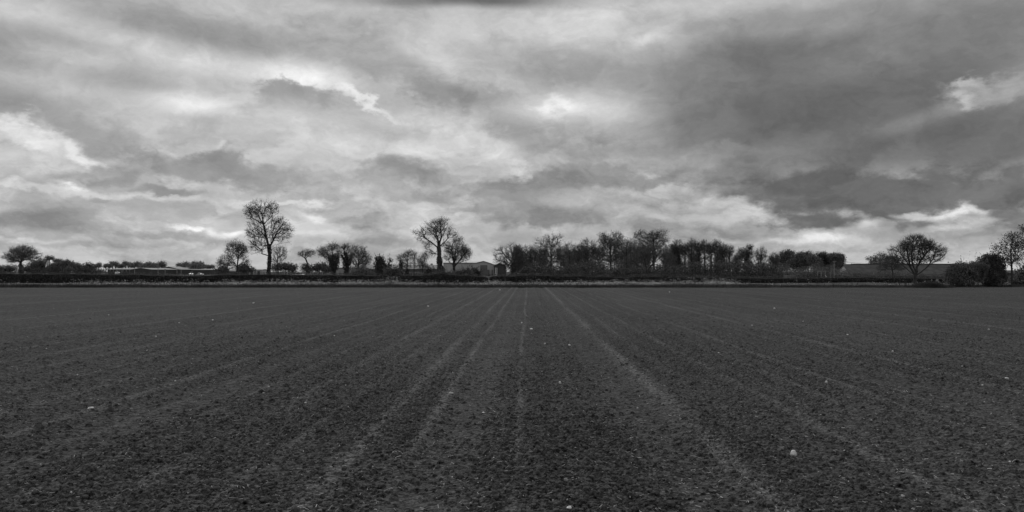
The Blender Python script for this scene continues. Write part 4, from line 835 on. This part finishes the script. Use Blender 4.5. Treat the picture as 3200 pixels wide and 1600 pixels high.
tree('tree', 'low spreading tree with pale sweeping branches in front of the highest copse trees', 'tree', 104,
     [(2028, 885), (2026, 862), (2020, 842), (2022, 825)], [(2000, 805, 36, 30), (1965, 820, 26, 22), (2050, 800, 40, 34), (2090, 815, 28, 24), (2030, 785, 36, 18), (1950, 838, 14, 10)],
     att=330, leaf=.09, nleaf=3600, twigs=3, r0=.2, seed=152, barkm='bark_pale', bf=.32, limbs=[[(2026, 862), (2010, 846), (1985, 848), (1962, 836), (1948, 824)], [(2024, 855), (2000, 832), (1975, 815)], [(2022, 845), (2045, 820), (2070, 800)], [(2020, 842), (2015, 815), (2005, 790)], [(2026, 860), (2055, 842), (2092, 826)]], ivy=[([(2028, 880), (2026, 850)], 8, 9, 900)])
# undergrowth of the copse: one tangled mass
def undergrowth(name, lb, x0, x1, Y, tops, n, leaf, seed, m, depth=9):
    rg = np.random.default_rng(seed); px = rg.uniform(x0, x1, n); y = Y+rg.random(n)**1.5*depth
    x = (px-1600)/F*y; t = H-(np.interp(px, [a for a, b in tops], [b for a, b in tops])-HZ)/F*y
    t = t*(.45+1.0*fbm(x*.28, y*.3, seed, 4)); z = t*rg.random(n)**.8
    c = np.stack([x, y, np.abs(z)+.03], 1); cl = fbm(x*.9, z*1.1+y*.5, seed+3, 3); c = c[(cl > .40) | (rg.random(n) < .45)]
    v, q = leaves(c, rg.uniform(.5, 1.2, len(c))*leaf, rg)
    ns = 900; px = rg.uniform(x0, x1, ns); y = Y+rg.random(ns)*depth; x = (px-1600)/F*y; b = np.stack([x, y, x*0], 1); t = H-(np.interp(px, [a for a, _ in tops], [b_ for _, b_ in tops])-HZ)/F*y
    e = b+np.stack([rg.normal(0, .6, ns), rg.normal(0, .5, ns), t*rg.uniform(.6, 1.15, ns)], 1); v2, q2 = tubes(b, e, np.full(ns, .03), np.full(ns, .01), 4)
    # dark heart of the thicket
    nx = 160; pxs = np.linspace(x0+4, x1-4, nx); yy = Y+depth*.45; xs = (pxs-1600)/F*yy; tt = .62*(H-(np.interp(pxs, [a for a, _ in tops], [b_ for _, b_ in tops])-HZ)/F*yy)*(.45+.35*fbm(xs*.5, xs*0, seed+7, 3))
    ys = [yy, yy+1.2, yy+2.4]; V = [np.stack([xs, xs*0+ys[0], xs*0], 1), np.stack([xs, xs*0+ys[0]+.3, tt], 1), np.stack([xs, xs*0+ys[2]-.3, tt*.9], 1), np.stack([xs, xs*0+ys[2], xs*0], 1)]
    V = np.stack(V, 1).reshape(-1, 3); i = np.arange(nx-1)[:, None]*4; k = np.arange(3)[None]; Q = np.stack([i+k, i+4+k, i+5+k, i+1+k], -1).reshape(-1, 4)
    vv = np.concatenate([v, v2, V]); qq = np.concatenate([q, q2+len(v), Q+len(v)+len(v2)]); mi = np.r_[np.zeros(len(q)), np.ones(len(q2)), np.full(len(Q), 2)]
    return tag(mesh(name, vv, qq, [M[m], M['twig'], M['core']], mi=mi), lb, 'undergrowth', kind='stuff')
undergrowth('undergrowth', 'dark tangled brushwood under the trees of the copse', 1600, 2440, 116, [(1600, 845), (1640, 828), (1700, 826), (1800, 830), (1860, 826), (1960, 832), (2040, 836), (2120, 832), (2200, 828), (2260, 824), (2330, 822), (2400, 824), (2440, 832)], 95000, .16, 160, 'hedge')
undergrowth('undergrowth', 'brushwood and low bushes before the leafy wood and barn', 2380, 2960, 158, [(2380, 826), (2440, 830), (2480, 838), (2540, 832), (2620, 836), (2660, 850), (2720, 850), (2780, 845), (2830, 855), (2960, 857)], 26000, .17, 161, 'leaf', depth=14)
undergrowth('undergrowth', 'light brush and saplings along the fence before the farm sheds', 1060, 1500, 125, [(1060, 850), (1120, 838), (1160, 846), (1240, 842), (1300, 846), (1400, 848), (1440, 840), (1500, 852)], 9000, .13, 162, 'leaf', depth=8)
# far rows on the left
def far_proto():
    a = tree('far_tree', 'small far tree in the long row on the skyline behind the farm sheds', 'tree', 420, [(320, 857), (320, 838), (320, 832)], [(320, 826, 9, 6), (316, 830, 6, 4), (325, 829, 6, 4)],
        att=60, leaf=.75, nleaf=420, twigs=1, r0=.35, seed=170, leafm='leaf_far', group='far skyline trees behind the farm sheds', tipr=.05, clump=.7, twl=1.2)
    return a
fp = far_proto(); rr_ = random.Random(4)
row = [300, 309, 331, 341, 352, 361, 372, 380, 392, 401, 412, 420, 431, 440, 498, 506, 511, 560, 571, 580, 594, 606, 615, 624, 637, 648, 656, 664]
for ri, px in enumerate(row):
    c = fp if ri == 0 else copy_tree(fp); c['label'] = 'small far tree, %s from the left in the skyline row behind the farm sheds' % ORD[ri]; Yd = 420*rr_.uniform(.98, 1.05); c.location = ((px-1600)/F*Yd, Yd, 0); s_ = rr_.uniform(.8, 1.15); c.scale = (s_*rr_.uniform(.9, 1.2), s_, s_*(1.0 if px < 520 else .92)); c.rotation_euler = (0, 0, rr_.uniform(0, 6.28))
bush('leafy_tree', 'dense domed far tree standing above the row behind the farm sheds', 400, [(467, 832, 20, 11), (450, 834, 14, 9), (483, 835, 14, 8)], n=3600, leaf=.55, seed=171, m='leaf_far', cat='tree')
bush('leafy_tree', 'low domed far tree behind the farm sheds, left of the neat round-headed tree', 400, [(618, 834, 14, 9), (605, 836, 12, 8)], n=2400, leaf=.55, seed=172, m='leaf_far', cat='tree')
bush('shrub', 'dark hummock of shrubs left of the round-headed tree trunk', 200, [(700, 842, 16, 8), (690, 846, 18, 6)], n=2200, leaf=.26, seed=173, m='leaf')
bush('shrub', 'dark shrubs directly right of the round-headed tree trunk', 190, [(762, 836, 16, 12), (780, 842, 16, 8), (752, 840, 12, 10)], n=3200, leaf=.25, seed=174, m='leaf')

# ------------------------------------------------------------------ buildings
def gable(root, x0, x1, y0, y1, eave, ridge, wall, roof, axis='x', over=.25, hip=0, t=.14):
    """walls and roof of a plain shed; axis: direction of the ridge"""
    w = MB(); r = MB()
    if axis == 'x':
        ym = (y0+y1)/2
        w.add([(x0,y0,0),(x1,y0,0),(x1,y1,0),(x0,y1,0),(x0,y0,eave),(x1,y0,eave),(x1,y1,eave),(x0,y1,eave),(x0+hip,ym,ridge-.05),(x1-hip,ym,ridge-.05)],
              [(0,1,5,4),(2,3,7,6)], [(4,8,7),(5,6,9)]); w.add([(x0,y0,0),(x0,y1,0),(x0,y1,eave),(x0,y0,eave),(x1,y0,0),(x1,y1,0),(x1,y1,eave),(x1,y0,eave)], [(0,3,2,1),(4,5,6,7)])
        o = over
        for ya, s in ((y0, -1), (y1, 1)):
            a = (x0-o, ya+s*o, eave-.05); b = (x1+o, ya+s*o, eave-.05); c = (x1+o-hip, ym, ridge+.02); d = (x0-o+hip, ym, ridge+.02)
            r.hexa([a, b, c, d]+[(p[0], p[1], p[2]+t) for p in (a, b, c, d)])
    else:
        xm = (x0+x1)/2
        w.add([(x0,y0,0),(x1,y0,0),(x1,y0,eave),(x0,y0,eave),(xm,y0,ridge-.05),(x0,y1,0),(x1,y1,0),(x1,y1,eave),(x0,y1,eave),(xm,y1,ridge-.05)],
              [(0,1,2,3),(5,8,7,6),(0,3,8,5),(1,6,7,2)], [(3,2,4),(8,9,7)])
        for xa, s in ((x0, -1), (x1, 1)):
            a = (xa+s*over, y0-over, eave-.05); b = (xa+s*over, y1+over, eave-.05); c = (xm, y1+over, ridge+.02); d = (xm, y0-over, ridge+.02)
            r.hexa([a, b, c, d]+[(p[0], p[1], p[2]+t) for p in (a, b, c, d)])
    w.build('wall', M[wall], root); r.build('roof', M[roof], root)
def X_(px, Y): return (px-1600)/F*Y
def Z_(py, Y): return H-(py-HZ)/F*Y
def bld(name, lb, cat, px0, px1, Y, depth, ev, rd, wall, roof, axis='x', group=None, **k):
    x0, x1 = X_(px0, Y), X_(px1, Y); root = empty(name, ((x0+x1)/2, Y, 0), lb, cat, group)
    gable(root, x0, x1, Y, Y+depth, Z_(ev, Y), Z_(rd, Y)*1.0+.0, wall, roof, axis, **k); return root
GF = 'farm sheds on the left skyline'
b = bld('farm_shed', 'long low shed with a pale roof and open dark front, leftmost of the farm sheds', 'shed', 336, 440, 380, 24, 842, 838.5, 'clad_dark', 'metal_roof', group=GF)
for k in range(9): mb = MB(); mb.box(X_(346+k*10, 380)-.15, X_(346+k*10, 380)+.15, 379.5, 379.8, 0, Z_(843, 380)); mb.build('post', M['metal_roof_dark'], b)
mb = MB(); mb.box(X_(338, 380), X_(438, 380), 379.4, 379.49, 0, Z_(848, 380)); mb.build('low_wall', M['clad_dark'], b)
b = bld('farm_shed', 'dark low-gabled shed with a pale side roof, second of the farm sheds', 'shed', 408, 472, 370, 30, 842.5, 838, 'clad_dark', 'metal_roof', axis='y', group=GF)
b = bld('farm_barn', 'largest farm barn with a ribbed pale roof and dark gable end', 'barn', 498, 555, 400, 34, 841, 833.5, 'clad_dark', 'metal_roof', axis='y', group=GF)
mb = MB(); x0, x1 = X_(470, 400), X_(498, 400); mb.hexa([(x0, 401, Z_(843, 400)), (x1, 401, Z_(842, 400)), (x1, 430, Z_(834.5, 400)), (x0+4, 430, Z_(834.5, 400))]+[(x0, 401, Z_(843, 400)+.2), (x1, 401, Z_(842, 400)+.2), (x1, 430, Z_(834.5, 400)+.2), (x0+4, 430, Z_(834.5, 400)+.2)])
mb.build('lean_to_roof', M['metal_roof'], b); mb = MB(); mb.box(x0, x1-.05, 402, 429, 0, Z_(843.2, 400)); mb.build('lean_to_wall', M['clad_dark'], b)
bld('farm_shed', 'dark shed with a thin bright roof edge directly right of the largest barn', 'shed', 556, 594, 390, 20, 842.5, 840.5, 'clad_dark', 'metal_roof', group=GF)
b = bld('farm_shed', 'long dark shed with a pale roof line, rightmost of the farm sheds', 'shed', 597, 664, 390, 22, 843.5, 841, 'clad_dark', 'metal_roof', group=GF)
bld('farm_shed', 'low wide shed with a dull roof behind the round-headed tree trunk', 'shed', 703, 745, 330, 22, 848, 842, 'clad_dark', 'metal_roof_dark', group=GF)
for i, (a, c, lb) in enumerate([(777, 796, 'pale box-shaped shed left of the tallest tree trunk, the left one of two'), (799, 818, 'pale box-shaped shed nearest the tallest tree trunk, the right one of two')]):
    b = bld('pale_shed', lb, 'shed', a, c, 300, 7, 844.5, 842, 'clad_light', 'metal_roof', group='two pale box sheds'); x = X_((a+c)/2, 300)
    mb = MB(); mb.box(x-.5, x+.5, 299.94, 299.99, 0, 1.75); mb.build('door', M['clad_dark'], b)
# farm outbuilding behind the ivy trees
b = empty('outbuilding', (X_(1012, 190), 190, 0), 'pale flat-roofed outbuilding with an open bay at its left end, behind the ivy clad trees', 'outbuilding')
Yb = 190; mb = MB(); mb.box(X_(1005, Yb), X_(1130, Yb), Yb, Yb+9, 0, Z_(837, Yb)); mb.box(X_(988, Yb), X_(990, Yb), Yb, Yb+.3, 0, Z_(842, Yb)); mb.box(X_(988, Yb), X_(1005, Yb)-.01, Yb+6, Yb+6.2, 0, Z_(842, Yb)); mb.build('wall', M['block'], b)
mb = MB(); mb.box(X_(986.5, Yb), X_(1005, Yb)-.02, Yb-.3, Yb+6.4, Z_(842, Yb), Z_(840, Yb)); mb.box(X_(1004.5, Yb), X_(1131, Yb), Yb-.2, Yb+9.2, Z_(837, Yb), Z_(836, Yb)); mb.build('roof', M['metal_roof_dark'], b)
b = bld('factory_shed', 'long grey industrial roof running behind the ivy clad trees', 'industrial building', 1110, 1228, 230, 26, 841, 827, 'clad_dark', 'metal_roof_dark')
b = bld('factory_shed', 'low factory range with a small square chimney, left of the grey warehouse', 'industrial building', 1228, 1368, 232, 24, 841, 828.5, 'clad_dark', 'metal_roof_dark')
mb = MB(); mb.box(X_(1342, 240), X_(1349, 240), 243, 243.8, Z_(832, 243), Z_(823.5, 243)); mb.build('chimney', M['block'], b)
mb = MB(); mb.box(X_(1262, 231.8), X_(1350, 231.8), 231.5, 231.9, 0, 1.5); mb.build('lower_wall', M['block'], b)
# grey warehouse
Yw = 300; b = empty('warehouse', (X_(1470, Yw), Yw, 0), 'grey metal-clad warehouse with a low gable and tall roller door, centre skyline', 'warehouse')
def wf(px, py, dy=0): return (X_(px, Yw), Yw+dy, Z_(py, Yw))
pts_ = [(1385, 870), (1556, 870), (1556, 832.5), (1534, 824), (1511, 817), (1488, 822.5), (1385, 822.5)]
mb = MB(); n_ = len(pts_); fr = [wf(a, c) for a, c in pts_]; bk = [wf(a, c, 30) for a, c in pts_]
for p in fr[:2]+bk[:2]: pass
fr = [(p[0], p[1], max(p[2], 0)) for p in fr]; bk = [(p[0], p[1], max(p[2], 0)) for p in bk]
v_ = fr+bk; qs = [(i, i+n_, (i+1) % n_+n_, (i+1) % n_) for i in range(n_)]
mb.add(v_, qs, [(0, i, i+1) for i in range(1, n_-1)]+[(n_, n_+i+1, n_+i) for i in range(1, n_-1)]); mb.build('wall', M['clad'], b)
mb = MB()
for (a, c), (d, e) in zip(pts_[2:6], pts_[3:7]):
    p, q_ = wf(a, c, -.25), wf(d, e, -.25); p2, q2_ = wf(a, c, 30.2), wf(d, e, 30.2); mb.hexa([p, q_, q2_, p2]+[(z_[0], z_[1], z_[2]+.22) for z_ in (p, q_, q2_, p2)])
mb.build('roof', M['metal_roof_dark'], b)
def panel(nm, a, c, t_, m, dy, bot=870, parent=b, th=.08):
    mb = MB(); mb.box(X_(a, Yw), X_(c, Yw), Yw-dy-th, Yw-dy, max(Z_(bot, Yw), 0), Z_(t_, Yw)); return mb.build(nm, M[m], parent)
d_ = panel('roller_door', 1502, 1521.5, 830, 'door', .02); panel('door_frame', 1501, 1522.5, 829, 'clad_dark', .02, 830.0)
for k in (0, 1): panel('door_frame', [1501, 1521.6][k], [1501.9, 1522.5][k], 829, 'clad_dark', .02)
panel('side_door', 1492, 1497, 842, 'clad', .02); panel('side_door', 1520.5, 1529.5, 843, 'door', .13)
for a in (1530.5, 1534): panel('window', a, a+1.5, 844, 'clad_light', .03)
for a in (1537, ): panel('window', a, a+2, 843, 'glass', .03)
panel('drain_pipe', 1459.5, 1461, 838, 'clad_light', .03); panel('drain_pipe', 1464, 1465.5, 836, 'clad_light', .03)
b2 = bld('warehouse_annexe', 'dark annexe with two pale upright columns at the right end of the grey warehouse', 'warehouse', 1543.5, 1580, 285, 30, 831.5, 822, 'clad_dark', 'metal_roof_dark', axis='y')
mb = MB(); 
for a in (1547.5, 1552): mb.box(X_(a, 285), X_(a+1.8, 285), 284.5, 284.75, 0, Z_(836.5, 285))
mb.build('column', M['white'], b2)
mb = MB(); mb.box(X_(1545, 280), X_(1553, 280), 279, 280.4, 0, .9); tag(mb.build('storage_tank', M['clad_light']), 'pale low box standing before the two upright columns of the annexe', 'container')
# long tiled barn on the right
b = bld('barn', 'long barn with a plain dark tiled roof behind the big bare tree', 'barn', 2655, 3040, 200, 10, 858.5, 826.5, 'block', 'tile', hip=.75, over=.3)
mb = MB(); xx = X_(2662, 205); mb.box(xx-.25, xx+.2, 204.8, 205.2, Z_(828, 205), Z_(824.5, 205)); mb.bar((xx-.02, 205, Z_(825, 205)), (xx-.02, 205, Z_(823, 205)), .09, .05); mb.build('finial', M['tile'], b)
mb = MB(); mb.box(X_(2665, 205), X_(3030, 205), 204.85, 205.15, Z_(826.5, 200)+.14, Z_(826.5, 200)+.26); mb.build('ridge_cap', M['clad_dark'], b)
mb = MB(); mb.box(X_(2655, 200)-.2, X_(3040, 200)+.2, 199.55, 199.68, Z_(858.5, 200)-.12, Z_(858.5, 200)-.01); mb.build('gutter', M['clad_dark'], b)
bld('farm_shed', 'low dark roof glimpsed behind the airy tree at the right edge', 'shed', 3170, 3260, 150, 9, 856, 847, 'clad_dark', 'tile', axis='x')

# ------------------------------------------------------------------ small things
def car_proto(name, lb, group, paint='white'):
    root = empty(name, (0, 0, 0), lb, 'car', group)
    sec = [(-2.05, .35, .62, .80), (-1.9, .30, .80, .86), (-1.2, .25, .92, .88), (-.75, .25, .98, .88), (.9, .25, 1.0, .88), (1.7, .28, .95, .86), (2.0, .35, .75, .82)]
    V = []; Q = []
    for y, z0, z1, w in sec: V += [(-w, y, z0), (-w, y, z1*.9), (-w*.92, y, z1), (w*.92, y, z1), (w, y, z1*.9), (w, y, z0)]
    for i in range(len(sec)-1):
        for k in range(6): Q.append((i*6+k, i*6+(k+1) % 6, (i+1)*6+(k+1) % 6, (i+1)*6+k))
    mb = MB(); mb.add(V, Q, [(0, 2, 1), (0, 3, 2), (0, 4, 3), (0, 5, 4), (36, 37, 38), (36, 38, 39), (36, 39, 40), (36, 40, 41)])
    mb.hexa([(-.62, -.25, 1.40), (.62, -.25, 1.40), (.60, 1.0, 1.40), (-.60, 1.0, 1.40), (-.58, -.2, 1.46), (.58, -.2, 1.46), (.56, .9, 1.46), (-.56, .9, 1.46)]); mb.build('body', M[paint], root)
    mb = MB(); mb.hexa([(-.80, -.95, .94), (.80, -.95, .94), (.80, 1.6, .94), (-.80, 1.6, .94), (-.62, -.25, 1.398), (.62, -.25, 1.398), (.60, 1.0, 1.398), (-.60, 1.0, 1.398)]); mb.build('windows', M['glass'], root)
    for sx in (-1, 1):
        for yy in (-1.3, 1.3): mb = MB(); mb.bar((sx*.70, yy, .32), (sx*.895, yy, .32), .32, n=12); mb.build('wheel', M['tyre'], root)
    return root
c0 = car_proto('parked_car', 'white parked car, nearest of the cars, seen over the left hedge', 'cars parked beyond the left hedge')
c0.location = (X_(598, 262), 262, 0); c0.rotation_euler = (0, 0, R(21)); c0.scale = (.85, .85, 1.0)
for px, Y, rot, sc_, lb in [(626, 300, 48, .85, 'white parked car right of the nearest one, partly sunk behind the left hedge'), (493, 395, 80, 1.1, 'white parked vehicle in front of the largest farm barn, the left one of two'),
                       (528, 398, 24, 1.15, 'white parked vehicle before the dark gable of the largest barn'), (367, 372, 27, 1.3, 'white rounded vehicle in front of the leftmost open shed'),
                       (478, 392, 90, 1.15, 'dull parked vehicle left of the two white ones by the largest barn'), (935, 200, 75, 1, 'small pale car glimpsed in the bright gap right of the tallest tree')]:
    c = copy_tree(c0); c.location = (X_(px, Y), Y, 0); c.rotation_euler = (0, 0, R(rot)); c.scale = (sc_, sc_, sc_); c['label'] = lb
    if 'dull' in lb:
        for ch in c.children:
            if ch.name.startswith('body'): ch.data = ch.data.copy(); ch.data.materials[0] = M['grey_paint']
def lamp(name, lb, px, Y, top, head=True, r=.07, m='metal_roof', group='poles among the farm sheds'):
    root = empty(name, (X_(px, Y), Y, 0), lb, 'pole', group); z = Z_(top, Y); x = X_(px, Y)
    mb = MB(); mb.bar((x, Y, 0), (x, Y, z), r*1.3, r*.8, 8); mb.build('pole', M[m], root)
    if head: mb = MB(); mb.box(x-.35, x+.35, Y-.15, Y+.15, z-.02, z+.12); mb.build('lamp_head', M[m], root)
    return root
for px, Y, tp2, lb in [(381, 340, 838, 'pale pole in front of the leftmost long shed'), (421, 345, 838, 'dark-footed pole before the second farm shed'), (494, 350, 840, 'thin pole standing by the white vehicle left of the barn gable'),
                       (516, 350, 842, 'pale pole before the left corner of the barn gable'), (553, 350, 841, 'pale pole at the right corner of the barn gable'), (566, 350, 843, 'short thin pole right of the barn gable')]:
    lamp('lamp_post', lb, px, Y, tp2, r=.11)
# utility pole with cross-arms and wires
Yp = 150; up = empty('utility_pole', (X_(2607, Yp), Yp, 0), 'wooden utility pole with two cross-arms in front of the leafy wood', 'utility pole'); xp = X_(2607, Yp)
mb = MB(); mb.bar((xp, Yp, 0), (xp, Yp, Z_(815.5, Yp)), .12, .09, 8); mb.build('pole', M['wood'], up)
for z_, w_ in ((Z_(817, Yp), .36), (Z_(828.5, Yp), .30)):
    mb = MB(); mb.box(xp-w_, xp+w_, Yp-.16, Yp-.08, z_-.05, z_+.05); a_ = mb.build('cross_arm', M['wood'], up)
    for s in (-1, 1): mb = MB(); mb.bar((xp+s*w_*.85, Yp-.12, z_+.05), (xp+s*w_*.85, Yp-.12, z_+.2), .05, .035, 8); o = mb.build('insulator', M['porcelain'], a_)
    for ch in a_.children: ch.location = (0, 0, 0)
def cable(p, q, sag, r, lb):
    t = np.linspace(0, 1, 25)[:, None]; c = np.array(p)*(1-t)+np.array(q)*t; c[:, 2] -= (4*sag*t*(1-t))[:, 0]
    v, f = tubes(c[:-1], c[1:], np.full(24, r), np.full(24, r), 5); tag(mesh('overhead_wire', v, f, M['wire']), lb, 'wire')
cable((xp+.3, Yp-.1, Z_(817, Yp)+.18), (X_(2722, 204), 204, Z_(822.3, 204)), .15, .022, 'thin overhead wire running from the top of the utility pole towards the barn')
cable((xp-.3, Yp-.1, Z_(817, Yp)+.18), (X_(2722, 206), 206, Z_(824.5, 206)), .2, .018, 'lower overhead wire from the utility pole sinking behind the barn tree')
cable((X_(1418, 250), 250, Z_(818, 250)), (X_(1515, 290), 290, Z_(817.5, 290)), .1, .03, 'thin wire reaching the gable of the grey warehouse from the left')
lamp('fence_post', 'thin bare post between the timber frame and the utility pole', 2596, 140, 847, head=False, r=.06, m='wood', group=None)
# timber frame (pergola)
Yt = 140; fr_ = empty('timber_frame', (X_(2567, Yt), Yt, 0), 'open timber frame of three posts and a top beam left of the utility pole', 'timber frame')
for a in (2555.5, 2566.5, 2579): mb = MB(); mb.bar((X_(a, Yt), Yt, 0), (X_(a, Yt), Yt, Z_(848, Yt)), .07, .07, 6); mb.build('post', M['wood'], fr_)
mb = MB(); mb.box(X_(2554, Yt), X_(2582, Yt), Yt-.07, Yt+.07, Z_(848, Yt)+.002, Z_(846.5, Yt)); mb.build('beam', M['wood'], fr_)
mb = MB(); mb.bar((X_(2579, 139.8), 139.8, .3), (X_(2583.5, 139.8), 139.8, .25), .05); mb.bar((X_(2579.5, 139.8), 139.8, Z_(861, 139.8)), (X_(2583.5, 139.8), 139.8, Z_(866, 139.8)), .08); mb.build('brace', M['white'], fr_)
# flat pale trailer
Yq = 128; tr0 = empty('trailer', (X_(2475, Yq), Yq, 0), 'low flat pale-topped trailer just showing over the right hedge', 'trailer'); x0, x1 = X_(2459, Yq), X_(2490, Yq)
mb = MB(); mb.box(x0, x1, Yq, Yq+2, .62, .80); mb.box(x0+.1, x1-.05, Yq+.1, Yq+1.9, .802, Z_(860.3, Yq)); mb.build('body', M['grey_paint'], tr0)
for a in (x0+.4, x1-.4): mb = MB(); mb.bar((a, Yq-.1, .3), (a, Yq+.1, .3), .3, n=12); mb.build('wheel', M['tyre'], tr0)
# posts at the hedge foot
mb = MB(); p = P(2891, 888, 84); mb.box(p[0]-.05, p[0]+.05, 84, 84.1, 0, Z_(878, 84)); tag(mb.build('fence_post', M['wood_pale']), 'short pale post standing in the grass right of the big bare tree', 'post')
mb = MB(); p0, p1 = P(2972, 893, 84.5), P(2968, 884, 84.5); p0[2] = 0; mb.bar(p0, p1, .045, .045, 5); tag(mb.build('marker_stake', M['wood_pale']), 'short pale stake leaning to the left before the low broad bush', 'stake')
M['rail'] = mat('rail_wood', .07, .3, 3)
fe = empty('rail_fence', (X_(2835, 86), 86, 0), 'low rail fence half lost in the grass left of the bare tree trunk', 'fence')
for z_ in (.42, .62): mb = MB(); mb.bar((X_(2812, 86), 86, z_), (X_(2852, 86), 86, z_+.03), .022, .022, 5); mb.build('rail', M['rail'], fe)
for a in (2812, 2832, 2852): mb = MB(); mb.box(X_(a, 86)-.04, X_(a, 86)+.04, 86.04, 86.12, 0, .72); mb.build('post', M['rail'], fe)
